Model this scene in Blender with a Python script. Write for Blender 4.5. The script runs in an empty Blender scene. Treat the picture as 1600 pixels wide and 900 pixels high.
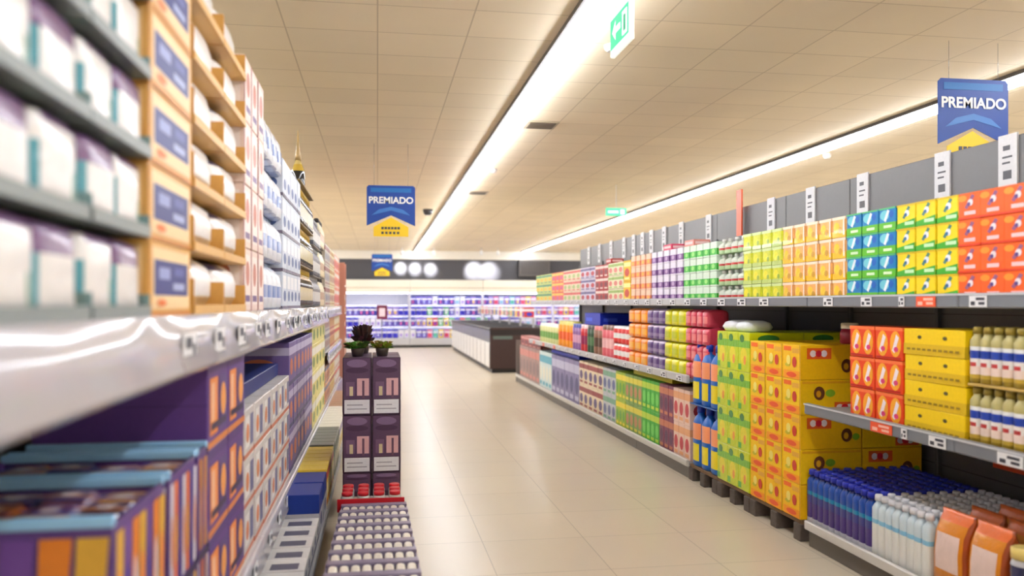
import bpy, math, random
random.seed(7)
S = bpy.context.scene
COL = S.collection
# ------------------------------------------------------------------ camera, world, lights, exposure
F = 1300.0; VPX = 590.0; HY = 474.0; H = 1.385
TH = math.atan((800 - VPX) / F); SN, CS = math.sin(TH), math.cos(TH)
cd = bpy.data.cameras.new('camera'); cam = bpy.data.objects.new('camera', cd); COL.objects.link(cam)
cam.location = (0, 0, H); cam.rotation_euler = (math.pi / 2, 0, -TH)
cd.sensor_width = 36; cd.lens = 36 * F / 1600; cd.shift_y = (HY - 450) / 1600
cd.clip_start = .05; cd.dof.use_dof = True; cd.dof.focus_distance = 5.5; cd.dof.aperture_fstop = 1.35
S.camera = cam
w = bpy.data.worlds.new('world'); S.world = w; w.use_nodes = True
w.node_tree.nodes['Background'].inputs[0].default_value = (1, .95, .88, 1)
w.node_tree.nodes['Background'].inputs[1].default_value = .3
S.view_settings.view_transform = 'Standard'; S.view_settings.look = 'None'
S.view_settings.exposure = 0.0; S.view_settings.gamma = 1; S.view_settings.use_curve_mapping = False
STRIP = 36.0          # strength of the ceiling light strips
ZC = 3.05             # ceiling
X1, X2 = 1.196, 4.62

def D_of(px, X): return F * X / (CS * (px - VPX))
def Yof(px, X): return (D_of(px, X) - X * SN) / CS
def at(px, py, D):    # photo pixel and distance along the view axis -> place in the room
    lat = (px - 800) / F * D
    return (D * SN + lat * CS, D * CS - lat * SN, H - (py - HY) / F * D)
# ------------------------------------------------------------------ colour, materials
def lin(c):
    return tuple(((v / 255) / 12.92 if v <= 10 else (((v / 255) + .055) / 1.055) ** 2.4) for v in c)
def print_mat(name, rough=.5, metal=0.0, amp=.1, scale=60, bump=0.0, coat=0.0, emit=0.0, ior=1.45):
    """surface whose printed colours come from the 'Col' face colours, with a fine procedural unevenness"""
    m = bpy.data.materials.new(name); m.use_nodes = True; nt = m.node_tree; b = nt.nodes['Principled BSDF']
    a = nt.nodes.new('ShaderNodeAttribute'); a.attribute_name = 'Col'
    tc = nt.nodes.new('ShaderNodeTexCoord')
    n = nt.nodes.new('ShaderNodeTexNoise'); n.inputs['Scale'].default_value = scale; n.inputs['Detail'].default_value = 2
    nt.links.new(tc.outputs['Object'], n.inputs['Vector'])
    mr = nt.nodes.new('ShaderNodeMapRange'); mr.inputs['To Min'].default_value = 1 - amp; mr.inputs['To Max'].default_value = 1 + amp * .5
    nt.links.new(n.outputs['Fac'], mr.inputs['Value'])
    mx = nt.nodes.new('ShaderNodeVectorMath'); mx.operation = 'MULTIPLY'
    nt.links.new(a.outputs['Color'], mx.inputs[0]); nt.links.new(mr.outputs['Result'], mx.inputs[1])
    nt.links.new(mx.outputs['Vector'], b.inputs['Base Color'])
    b.inputs['Roughness'].default_value = rough; b.inputs['Metallic'].default_value = metal
    b.inputs['Coat Weight'].default_value = coat; b.inputs['IOR'].default_value = ior
    if emit:
        nt.links.new(a.outputs['Color'], b.inputs['Emission Color']); b.inputs['Emission Strength'].default_value = emit
    if bump:
        bp = nt.nodes.new('ShaderNodeBump'); bp.inputs['Strength'].default_value = bump; bp.inputs['Distance'].default_value = .01
        nt.links.new(n.outputs['Fac'], bp.inputs['Height']); nt.links.new(bp.outputs['Normal'], b.inputs['Normal'])
    return m
M = dict(
    card=print_mat('printed_card', .45), film=print_mat('shiny_film', .28, 0, .12, 25, .5, .2),
    plastic=print_mat('plastic', .3, 0, .05), metal=print_mat('painted_steel', .4, .1, .05, 30),
    chrome=print_mat('bare_metal', .25, .9, .05), glassy=print_mat('bottle_glass', .12, 0, .05, 20, 0, .5),
    rail=print_mat('rail_plastic', .18, 0, .03, 4, .25, .4), leaf=print_mat('leaf', .5, 0, .3, 40),
    sign=print_mat('sign_board', .4, 0, .03), lit=print_mat('lit_sign', .4, 0, .03, emit=.8),
    chill=print_mat('fridge_liner', .4, 0, .02), wood=print_mat('pallet_wood', .8, 0, .3, 40, .4))
def emis(name, c, s):
    m = bpy.data.materials.new(name); m.use_nodes = True; b = m.node_tree.nodes['Principled BSDF']
    b.inputs['Base Color'].default_value = (*lin(c), 1); b.inputs['Emission Color'].default_value = (*lin(c), 1)
    b.inputs['Emission Strength'].default_value = s; return m
M['strip'] = emis('strip_light', (242, 246, 255), STRIP)
M['fridge_lamp'] = emis('fridge_lamp', (222, 224, 255), 8)
g = bpy.data.materials.new('clear_glass'); g.use_nodes = True; b = g.node_tree.nodes['Principled BSDF']
b.inputs['Roughness'].default_value = .03; b.inputs['Base Color'].default_value = (.85, .9, .95, 1); b.inputs['Alpha'].default_value = .22
M['glass'] = g
def grid_mat(name, base, line, sx, sy, lw, rough, amp=.05, coat=0, bump=.0):
    """tiles: brick texture without offset, in metres"""
    m = bpy.data.materials.new(name); m.use_nodes = True; nt = m.node_tree; b = nt.nodes['Principled BSDF']
    tc = nt.nodes.new('ShaderNodeTexCoord'); br = nt.nodes.new('ShaderNodeTexBrick')
    br.offset = 0; br.squash = 1; br.inputs['Scale'].default_value = 1; br.inputs['Brick Width'].default_value = sx; br.inputs['Row Height'].default_value = sy
    br.inputs['Mortar Size'].default_value = lw; br.inputs['Mortar Smooth'].default_value = .2
    b1 = tuple(v * (1 + amp) for v in lin(base)); b2 = tuple(v * (1 - amp) for v in lin(base))
    br.inputs['Color1'].default_value = (*b1, 1); br.inputs['Color2'].default_value = (*b2, 1); br.inputs['Mortar'].default_value = (*lin(line), 1)
    nt.links.new(tc.outputs['Object'], br.inputs['Vector'])
    n = nt.nodes.new('ShaderNodeTexNoise'); n.inputs['Scale'].default_value = 1.3; n.inputs['Detail'].default_value = 4
    nt.links.new(tc.outputs['Object'], n.inputs['Vector'])
    mr = nt.nodes.new('ShaderNodeMapRange'); mr.inputs['To Min'].default_value = .93; mr.inputs['To Max'].default_value = 1.05
    nt.links.new(n.outputs['Fac'], mr.inputs['Value'])
    mx = nt.nodes.new('ShaderNodeVectorMath'); mx.operation = 'MULTIPLY'
    nt.links.new(br.outputs['Color'], mx.inputs[0]); nt.links.new(mr.outputs['Result'], mx.inputs[1])
    nt.links.new(mx.outputs['Vector'], b.inputs['Base Color'])
    b.inputs['Roughness'].default_value = rough; b.inputs['Coat Weight'].default_value = coat
    return m
M['floor'] = grid_mat('floor_tiles', (207, 195, 174), (172, 162, 144), .6, .6, .003, .3, .02)
M['ceiling'] = grid_mat('ceiling_tiles', (245, 229, 200), (214, 196, 166), .55, .47, .005, .75, .03)
M['plaster'] = grid_mat('painted_wall', (232, 226, 214), (225, 218, 205), 3, 3, .002, .8, .01)
# ------------------------------------------------------------------ mesh builder
class MB:
    def __init__(s): s.v = []; s.f = []; s.c = []; s.sm = []
    def poly(s, pts, col, smooth=False):
        i = len(s.v); s.v += [tuple(p) for p in pts]; s.f.append(tuple(range(i, i + len(pts)))); s.c.append(col); s.sm.append(smooth)
    def box(s, x0, x1, y0, y1, z0, z1, col, c=0.0, top=None, front=None):
        if x0 > x1: x0, x1 = x1, x0
        if y0 > y1: y0, y1 = y1, y0
        if z0 > z1: z0, z1 = z1, z0
        c = min(c, (x1 - x0) * .3, (y1 - y0) * .3, (z1 - z0) * .3)
        i = len(s.v); idx = {}
        X = (x0, x1); Y = (y0, y1); Z = (z0, z1)
        if c <= 0:
            for a in (0, 1):
                for b_ in (0, 1):
                    for d in (0, 1): idx[a, b_, d] = len(s.v); s.v.append((X[a], Y[b_], Z[d]))
            q = [((0,0,0),(0,0,1),(0,1,1),(0,1,0)), ((1,0,0),(1,1,0),(1,1,1),(1,0,1)), ((0,0,0),(1,0,0),(1,0,1),(0,0,1)),
                 ((0,1,0),(0,1,1),(1,1,1),(1,1,0)), ((0,0,0),(0,1,0),(1,1,0),(1,0,0)), ((0,0,1),(1,0,1),(1,1,1),(0,1,1))]
            for k, fq in enumerate(q):
                s.f.append(tuple(idx[t] for t in fq)); s.sm.append(False)
                s.c.append(top if (k == 5 and top) else (front if (k == 2 and front) else col))
            return
        for a in (0, 1):
            for b_ in (0, 1):
                for d in (0, 1):
                    sx, sy, sz = (c if a == 0 else -c), (c if b_ == 0 else -c), (c if d == 0 else -c)
                    p = (X[a], Y[b_], Z[d])
                    for k in range(3):
                        idx[a, b_, d, k] = len(s.v)
                        s.v.append((p[0] + (0 if k == 0 else sx), p[1] + (0 if k == 1 else sy), p[2] + (0 if k == 2 else sz)))
        def F_(keys, cc=col): s.f.append(tuple(idx[k] for k in keys)); s.c.append(cc); s.sm.append(False)
        F_([(0,0,0,0),(0,0,1,0),(0,1,1,0),(0,1,0,0)]); F_([(1,0,0,0),(1,1,0,0),(1,1,1,0),(1,0,1,0)])
        F_([(0,0,0,1),(1,0,0,1),(1,0,1,1),(0,0,1,1)], front or col); F_([(0,1,0,1),(0,1,1,1),(1,1,1,1),(1,1,0,1)])
        F_([(0,0,0,2),(0,1,0,2),(1,1,0,2),(1,0,0,2)]); F_([(0,0,1,2),(1,0,1,2),(1,1,1,2),(0,1,1,2)], top or col)
        for b_ in (0, 1):
            for d in (0, 1): F_([(0,b_,d,1),(1,b_,d,1),(1,b_,d,2),(0,b_,d,2)])
        for a in (0, 1):
            for d in (0, 1): F_([(a,0,d,0),(a,1,d,0),(a,1,d,2),(a,0,d,2)])
        for a in (0, 1):
            for b_ in (0, 1): F_([(a,b_,0,0),(a,b_,1,0),(a,b_,1,1),(a,b_,0,1)])
        for a in (0, 1):
            for b_ in (0, 1):
                for d in (0, 1): F_([(a,b_,d,0),(a,b_,d,1),(a,b_,d,2)])
    def decals(s, plane, rect, items, eps=.0006):
        """plane: F,L,R,T,B(ack) of a box given as rect=(x0,x1,y0,y1,z0,z1); items in unit coordinates of that face"""
        x0, x1, y0, y1, z0, z1 = rect
        for k, it in enumerate(items):
            e = eps * (1 + k * .6); kind = it[0]; col = it[-1]
            if kind == 'r':
                a, b_, c, d = it[1:5]; pts = [(a, b_), (c, b_), (c, d), (a, d)]
            elif kind == 'e':
                cu, cv, ru, rv = it[1:5]; pts = [(cu + ru * math.cos(t * math.pi / 8), cv + rv * math.sin(t * math.pi / 8)) for t in range(16)]
            else: pts = it[1]
            def mp(u, v):
                if plane == 'F': return (x0 + u * (x1 - x0), y0 - e, z0 + v * (z1 - z0))
                if plane == 'B': return (x1 - u * (x1 - x0), y1 + e, z0 + v * (z1 - z0))
                if plane == 'L': return (x0 - e, y1 - u * (y1 - y0), z0 + v * (z1 - z0))
                if plane == 'R': return (x1 + e, y0 + u * (y1 - y0), z0 + v * (z1 - z0))
                return (x0 + u * (x1 - x0), y0 + v * (y1 - y0), z1 + e)
            s.poly([mp(u, v) for u, v in pts], col)
    def loft(s, prof, colfn, n=16, cx=0, cy=0, z0=0, cap=True):
        rings = []
        for (z, hw, hd, p) in prof:
            r = []
            for k in range(n):
                t = 2 * math.pi * (k + .5) / n; ct, st = math.cos(t), math.sin(t)
                r.append(len(s.v)); s.v.append((cx + hw * math.copysign(abs(ct) ** (2 / p), ct), cy + hd * math.copysign(abs(st) ** (2 / p), st), z0 + z))
            rings.append(r)
        zt = prof[-1][0] or 1
        for i in range(len(prof) - 1):
            zz = (prof[i][0] + prof[i + 1][0]) / 2 / zt
            for k in range(n):
                t = 2 * math.pi * (k + 1) / n
                s.f.append((rings[i][k], rings[i][(k + 1) % n], rings[i + 1][(k + 1) % n], rings[i + 1][k]))
                s.c.append(colfn(math.cos(t), -math.sin(t), zz)); s.sm.append(True)
        if cap:
            s.f.append(tuple(rings[-1])); s.c.append(colfn(0, 0, 1)); s.sm.append(False)
            s.f.append(tuple(reversed(rings[0]))); s.c.append(colfn(0, 0, 0)); s.sm.append(False)
    def tube(s, p, q, r, col, n=6):
        import mathutils
        p = mathutils.Vector(p); q = mathutils.Vector(q); d = (q - p).normalized()
        a = d.orthogonal().normalized(); b_ = d.cross(a); i = len(s.v)
        for o in (p, q):
            for k in range(n):
                t = 2 * math.pi * k / n; s.v.append(tuple(o + a * r * math.cos(t) + b_ * r * math.sin(t)))
        for k in range(n):
            s.f.append((i + k, i + (k + 1) % n, i + n + (k + 1) % n, i + n + k)); s.c.append(col); s.sm.append(True)
        s.f.append(tuple(i + k for k in reversed(range(n)))); s.c.append(col); s.sm.append(False)
        s.f.append(tuple(i + n + k for k in range(n))); s.c.append(col); s.sm.append(False)
    def mesh(s, name, mat, off=(0, 0, 0)):
        me = bpy.data.meshes.new(name)
        me.from_pydata([(a - off[0], b_ - off[1], c - off[2]) for a, b_, c in s.v], [], s.f)
        at_ = me.color_attributes.new('Col', 'FLOAT_COLOR', 'CORNER'); data = []
        for f, c in zip(s.f, s.c): data += [*lin(c), 1.0] * len(f)
        at_.data.foreach_set('color', data); me.polygons.foreach_set('use_smooth', s.sm)
        me.materials.append(M[mat] if isinstance(mat, str) else mat); me.update(); return me
LABELS = {}
def tag(o, label, cat, group=None):
    n = len(label.split())
    if not 4 <= n <= 16: print('LABEL LENGTH', n, label)
    if label in LABELS: print('DUP LABEL', label)
    LABELS[label] = 1
    o['label'] = label; o['category'] = cat
    if group: o['group'] = group
    return o
def thing(name, loc, label, cat, group=None, rz=0):
    o = bpy.data.objects.new(name, None); COL.objects.link(o); o.location = loc; o.rotation_euler = (0, 0, rz)
    o.empty_display_size = .1; return tag(o, label, cat, group)
def part(root, name, mb, mat, label=None, origin=None):
    off = origin if origin is not None else root.get('o_', None) or tuple(root.location)
    o = bpy.data.objects.new(name, mb.mesh(name, mat, off)); COL.objects.link(o); o.parent = root
    if label: o['label'] = label
    return o
def sub(root, parent, name, mb, mat, label=None):
    o = bpy.data.objects.new(name, mb.mesh(name, mat, tuple(root.location))); COL.objects.link(o); o.parent = parent
    if label: o['label'] = label
    return o
def solo(name, mb, mat, label, cat, group=None, loc=(0, 0, 0), rz=0):
    o = bpy.data.objects.new(name, mb.mesh(name, mat)); COL.objects.link(o); o.location = loc; o.rotation_euler = (0, 0, rz)
    return tag(o, label, cat, group)
def struct(name, mb, mat):
    o = bpy.data.objects.new(name, mb.mesh(name, mat)); COL.objects.link(o); o['kind'] = 'structure'; return o
# ------------------------------------------------------------------ the room
YB, YF, XL, XR = 27.3, -3.0, -7.0, 9.0
m = MB(); m.box(XL - .2, XR + .2, YF - .2, YB + .2, -.2, 0, (214, 202, 182)); struct('floor', m, 'floor')
m = MB(); m.box(XL - .2, XR + .2, YF - .2, YB + .2, ZC, ZC + .2, (226, 208, 178)); struct('ceiling', m, 'ceiling')
m = MB(); m.box(XL - .2, XL, YF, YB, 0, ZC, (230, 225, 215)); struct('wall_left', m, 'plaster')
m = MB(); m.box(XR, XR + .2, YF, YB, 0, ZC, (230, 225, 215)); struct('wall_right', m, 'plaster')
m = MB(); m.box(XL - .2, XR + .2, YB, YB + .2, 0, ZC, (230, 225, 215)); struct('wall_back', m, 'plaster')
m = MB(); m.box(XL - .2, XR + .2, YF - .2, YF, 0, ZC, (230, 225, 215)); struct('wall_front', m, 'plaster')
m = MB(); m.box(XL, XR, YB - .85, YB, 2.78, ZC, (244, 242, 238)); struct('trim_1', m, 'plaster')
m = MB(); m.box(XL, XR, YB - .8, YB, 2.14, 2.78, (74, 74, 80)); struct('trim_2', m, 'metal')
# ------------------------------------------------------------------ ceiling fixtures
for X, lab in ((X1, 'long white light strip running along the ceiling above the aisle'),
               (X2, 'long white light strip on the ceiling beyond the right shelving'),
               (-2.25, 'unseen light strip added on the ceiling behind the left shelving'),  # hidden behind the shelving, added to light the left side
               (8.04, 'unseen light strip added on the ceiling nearest the right wall'), (-5.6, 'unseen light strip added on the ceiling nearest the left wall')):  # both out of view, extra strips added to brighten the ceiling
    t = thing('strip_light', (X, 12, ZC), lab, 'light', 'ceiling light strips')
    m = MB(); m.box(X - .10, X - .058, YF + .2, 26.3, ZC - .03, ZC - .001, (84, 78, 70)); m.box(X - .058, X + .03, YF + .2, 26.3, ZC - .02, ZC - .001, (84, 78, 70)); part(t, 'track', m, 'metal', 'grey mounting track')
    m = MB(); m.box(X - .034, X + .034, YF + .2, 26.3, ZC - .07, ZC - .022, (255, 250, 240)); part(t, 'diffuser', m, 'strip', 'glowing white diffuser')
def text_mb(body, size, col, bold=.0):
    cu = bpy.data.curves.new('t', 'FONT'); cu.body = body; cu.size = size; cu.align_x = 'CENTER'; cu.extrude = .001; cu.offset = bold
    o = bpy.data.objects.new('t', cu); COL.objects.link(o); bpy.context.view_layer.update()
    me = o.evaluated_get(bpy.context.evaluated_depsgraph_get()).to_mesh(); mb = MB()
    mb.v = [(v.co.x, v.co.z, v.co.y) for v in me.vertices]; mb.f = [tuple(reversed(p.vertices)) for p in me.polygons]
    mb.c = [col] * len(mb.f); mb.sm = [False] * len(mb.f)
    o.to_mesh_clear(); bpy.data.objects.remove(o); bpy.data.curves.remove(cu); return mb
def premiado(D, pxc, pyt, wpx, label):
    x, y, z = at(pxc, pyt, D); W = wpx * D / F; k = W
    t = thing('hanging_sign', (x, y, z), label, 'sign', 'blue and yellow award signs')
    def P(pts, yy, col, mb, th=.006):
        f = [(x + a * k, y + yy, z + b_ * k) for a, b_ in pts]; bk = [(p[0], p[1] + th, p[2]) for p in f]
        mb.poly(f, col); mb.poly(bk[::-1], col)
        for i in range(len(f)): j = (i + 1) % len(f); mb.poly([f[i], bk[i], bk[j], f[j]], col)
    m = MB(); P([(-.46, 0), (-.5, -.04), (-.5, -.84), (0, -.62), (.5, -.84), (.5, -.04), (.46, 0)][::-1], 0, (28, 72, 160), m)
    P([(-.42, -.05), (-.42, -.14), (.42, -.14), (.42, -.05)], -.002, (34, 112, 186), m, .001)
    P([(-.4, -.62), (-.25, -.5), (0, -.44), (.25, -.5), (.4, -.62), (0, -.52)], -.002, (66, 124, 200), m, .001)
    part(t, 'blue_panel', m, 'sign', 'blue swallow-tailed panel')
    m = MB(); P([(-.36, -.86), (0, -.66), (.36, -.86), (.36, -1.06), (-.36, -1.06)][::-1], .008, (250, 208, 40), m)
    for r, (a, n) in enumerate(((-.86, 6), (-.96, 5))):       # two unreadable lines of small dark print
        for i in range(n): u = -.2 + i * .4 / n; P([(u, a), (u, a - .05), (u + .05, a - .05), (u + .05, a)], .006, (70, 70, 80), m, .001)
    part(t, 'yellow_panel', m, 'sign', 'yellow arrow-shaped panel')
    tm = text_mb('PREMIADO', .19 * k, (250, 250, 250), .005 * k)
    tm.v = [(x + a, y - .004 + b_, z - .37 * k + c) for a, b_, c in tm.v]; part(t, 'lettering', tm, 'sign', 'white letters PREMIADO')
    for s_ in (-.35, .35):
        m = MB(); m.tube((x + s_ * k, y, z), (x + s_ * k, y, ZC), .0015, (150, 150, 150)); part(t, 'wire', m, 'chrome')
premiado(5.3, 1521, 124, 122, 'large blue and yellow award sign hanging above the right shelving')
premiado(8.7, 611, 290, 75, 'blue and yellow award sign hanging mid-aisle above the dark cartons')
premiado(19, 597, 397, 32, 'small distant blue and yellow award sign before the dark fascia')
# exit signs
x, y, z = 1.17, 3.9, 2.83
t = thing('exit_sign', (x, y, z), 'green and white exit sign hanging beside the nearest light strip', 'sign', 'emergency exit signs')
m = MB(); m.box(x - .012, x + .012, y - .16, y + .16, z - .21, z, (240, 250, 245), .003)
for e in (-1,):
    X = x - .0135
    def q(a, b_, c, d, col, X=X): m.poly([(X, y - a, z - b_), (X, y - c, z - b_), (X, y - c, z - d), (X, y - a, z - d)], col)
    q(-.155, .03, .155, .18, (60, 200, 150)); X -= .0008
    m.poly([(X, y + .12, z - .1), (X, y + .06, z - .05), (X, y + .06, z - .15)], (245, 255, 250)); q(-.07, .085, .02, .115, (245, 255, 250), X)
    q(.05, .05, .13, .165, (245, 255, 250), X); q(.07, .07, .11, .15, (40, 160, 120), X - .0008)
part(t, 'panel', m, 'lit')
for q_ in (-.1, .1): m = MB(); m.tube((x, y + q_, z), (x, y + q_, ZC), .004, (220, 220, 220)); part(t, 'hanger', m, 'metal')
x, y, z = at(963, 325, 11.7)
t = thing('exit_sign', (x, y, z), 'small distant green exit sign beside the second light strip', 'sign', 'emergency exit signs')
m = MB(); m.box(x - .15, x + .15, y, y + .02, z - .11, z, (90, 215, 165), .002); m.decals('F', (x - .15, x + .15, y, y + .02, z - .11, z), [('r', .1, .35, .6, .65, (235, 255, 245)), ('r', .7, .2, .9, .8, (235, 255, 245))]); part(t, 'panel', m, 'lit')
m = MB(); m.tube((x, y + .01, z), (x, y + .01, ZC), .004, (220, 220, 220)); part(t, 'hanger', m, 'metal')
def disc(name, x, y, r, h, col, label, cat):
    m = MB(); m.loft([(-h, r * .6, r * .6, 2), (-h * .6, r * .9, r * .9, 2), (0, r, r, 2)], lambda a, b_, z: col, 20)
    return solo(name, m, 'plastic', label, cat, None, (x, y, ZC))
disc('smoke_detector', 1.5, 5.2, .06, .04, (240, 235, 228), 'white smoke detector on the ceiling left of the near exit sign', 'detector')
disc('security_camera', .88, 14.8, .09, .1, (60, 58, 60), 'small dark dome camera on the ceiling beside the aisle light strip', 'camera')
disc('sprinkler', 1.42, 10.2, .04, .05, (245, 240, 235), 'small white sprinkler on the ceiling right of the aisle light strip', 'sprinkler')
disc('sprinkler', 4.95, 8.6, .045, .05, (245, 240, 235), 'small white sprinkler on the ceiling beyond the right shelving', 'sprinkler')
for (x, y, lab) in ((1.5, 7.6, 'grey slotted ceiling vent nearest the near exit sign'), (1.48, 12.4, 'grey slotted ceiling vent farther down the aisle')):
    t = thing('ceiling_vent', (x, y, ZC), lab, 'vent', 'ceiling vents')
    m = MB(); m.box(x - .15, x + .15, y - .15, y + .15, ZC - .012, ZC, (190, 175, 150), .003); part(t, 'frame', m, 'metal')
    for i in range(5): m = MB(); m.box(x - .12, x + .12, y - .12 + i * .05, y - .09 + i * .05, ZC - .02, ZC - .012, (105, 92, 76)); part(t, 'slat', m, 'metal')
# ------------------------------------------------------------------ shelving
GR = (92, 94, 98); PANEL = (104, 105, 108); RAILC = (120, 124, 132); DK = (70, 70, 74)
def ticket(root, shelf, X, Y, z0, z1, wy, col, sgn):
    m = MB(); x0 = X + sgn * .004; m.box(min(X, x0), max(X, x0), Y - wy / 2, Y + wy / 2, z0, z1, col)
    dark = (60, 60, 70) if col[2] > 150 else (250, 190, 170); e = x0 + sgn * .001
    if col[2] > 150 or True:
        h = z1 - z0
        for a, b_, c, d in ((-.4, .6, .1, .85), (-.4, .2, -.05, .45), (.15, .15, .4, .5)):
            pts = [(e, Y + a * wy, z0 + b_ * h), (e, Y + c * wy, z0 + b_ * h), (e, Y + c * wy, z0 + d * h), (e, Y + a * wy, z0 + d * h)]
            m.poly(pts if sgn > 0 else pts[::-1], dark)
    sub(root, shelf, 'price_ticket', m, 'card', 'orange price ticket' if col[1] < 140 else 'white price ticket')
XBK = 3.25
TOPZ, MIDZ, BASEZ = 1.40, .79, .13
WHT, ORG = (236, 236, 238), (240, 92, 50)
def bay(y0, y1, label, mid=True, base=True, top=True, cards=(), tks=(), orange=None, rail=RAILC, low=False):
    t = thing('shelving_bay', ((2.4 + XBK) / 2, (y0 + y1) / 2, 0), label, 'shelving', 'bays of the right shelving run')
    y0 += .002; y1 -= .002
    m = MB(); m.box(XBK, XBK + .03, y0, y1, 0, .72 if low else 1.95, PANEL)
    for k in range(1, 3 if low else 9): m.box(XBK - .002, XBK, y0, y1, .22 * k, .22 * k + .006, (70, 70, 74))
    part(t, 'back_panel', m, 'metal')
    m = MB(); m.box(XBK - .03, XBK, y1 - .03, y1, 0, .74 if low else 2.0, GR, .003); part(t, 'upright', m, 'metal')
    if base:
        m = MB(); m.box(2.42, XBK - .03, y0, y1, .09, BASEZ, (150, 150, 150), .004); m.box(2.4, 2.425, y0, y1, .1, .15, (205, 203, 198), .004); part(t, 'base_deck', m, 'metal')
        m = MB(); m.box(2.43, 2.46, y0, y1, 0, .09, (96, 90, 84), .003); part(t, 'kick_plate', m, 'metal')
    def shelf(z, xf, key):
        m = MB(); m.box(xf, XBK - .03, y0, y1, z - .025, z, (140, 142, 146), .003)
        s_ = part(t, 'shelf', m, 'metal')
        m = MB(); m.box(xf - .03, xf + .002, y0, y1, z - .035, z + .028, rail, .006); m.box(xf - .033, xf - .03, y0, y1, z + .018, z + .026, (200, 202, 206)); sub(t, s_, 'price_rail', m, 'plastic')
        for (k, Y, wy, c) in tks:
            if k == key and y0 < Y < y1: ticket(t, s_, xf - .033, Y, z - .03, z + .016, wy, c, -1)
    if top: shelf(TOPZ, 2.45, 't')
    if mid: shelf(MIDZ, 2.43, 'm')
    if low: return t
    ys = sorted([y0] + [c for c in cards if y0 + .08 < c < y1 - .08] + [y1])
    for a, b_ in zip(ys, ys[1:]):
        m = MB(); m.box(XBK - .01, XBK + .02, a + .002, b_ - .002, 1.95, 2.25, (112, 112, 114), .004); part(t, 'header_panel', m, 'metal', 'dark grey header panel')
    for c in cards:
        if not y0 < c < y1: continue
        m = MB(); m.box(XBK - .022, XBK - .011, c - .065, c + .065, 1.99, 2.262, (226, 226, 228))
        e = XBK - .0235
        for (a, b_, d_, h_) in ((-.03, 2.03, .03, 2.075), (-.035, 2.11, .02, 2.12), (-.035, 2.14, .035, 2.15), (-.03, 2.18, .02, 2.205)):
            m.poly([(e, c - a, b_), (e, c - d_, b_), (e, c - d_, h_), (e, c - a, h_)], (90, 90, 96))
        part(t, 'header_card', m, 'card', 'white header card with dark print')
    if orange:
        m = MB(); m.box(XBK - .06, XBK - .045, orange - .05, orange + .05, 1.99, 2.40, (240, 92, 40)); part(t, 'divider_flag', m, 'plastic', 'tall orange flag on the header')
    return t
cards = [Yof(p, XBK) for p in (1700, 1580, 1477, 1352, 1270, 1208, 1158, 1110, 1067, 1040, 1020, 1006, 992, 977)]
c_ = cards[-1]
while c_ < 13.9: c_ += .62; cards.append(c_)
cards.pop(6); OY = Yof(1156, 3.2)
TK = [('t', Yof(1448, 2.42), .13, ORG), ('t', Yof(1530, 2.42), .1, WHT), ('t', Yof(1355, 2.42), .09, WHT), ('t', Yof(1295, 2.42), .09, WHT), ('t', Yof(1410, 2.42), .04, WHT),
      ('m', Yof(1378, 2.4), .17, ORG), ('m', Yof(1466, 2.4), .11, WHT), ('m', Yof(1580, 2.4), .13, WHT), ('m', Yof(1414, 2.4), .04, WHT)]
yy = 4.95
while yy < 14.2:
    TK.append(('t', yy, .12, WHT)); yy += .33
yy = 6.4
while yy < 14.2:
    TK.append(('m', yy, .12, WHT if int(yy * 10) % 7 else ORG)); yy += .37
bay(1.9, 3.17, 'right shelving bay nearest the camera, grey steel with price rails', cards=cards, tks=TK)
t = bay(3.17, 4.42, 'right shelving bay holding the red and the yellow boxes', cards=cards, tks=TK)
m = MB(); m.box(3.1, 3.13, 3.55, 3.80, .55, .70, (236, 84, 40)); m.box(3.1, 3.13, 3.35, 3.5, .55, .70, (236, 84, 40)); part(t, 'shelf_card', m, 'card', 'orange card under the shelf')
bay(4.42, 5.335, 'right shelving bay above the yellow pallet stack', mid=False, base=False, cards=cards, tks=TK)
bay(5.335, 6.25, 'right shelving bay above the green and blue stacks', mid=False, base=False, cards=cards, tks=TK)
w_ = (14.5 - 6.25) / 6
for i, lab in enumerate(('first right shelving bay past the blue bottle stack', 'second right shelving bay past the blue bottle stack', 'third right shelving bay past the blue bottle stack',
                         'fourth right shelving bay past the blue bottle stack', 'right shelving bay second from the freezer end', 'right shelving bay at the freezer end')):
    bay(6.25 + i * w_, 6.25 + (i + 1) * w_, lab, cards=cards, tks=TK, top=i < 5, mid=i < 5, low=i == 5, orange=OY if 6.25 + i * w_ < OY < 6.25 + (i + 1) * w_ else None, rail=(190, 190, 192))
m = MB(); m.box(2.42, XBK + .03, 14.5, 14.53, 0, .74, (120, 112, 108), .004)
solo('end_panel', m, 'metal', 'grey end panel closing the far end of the right shelving', 'panel')
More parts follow.
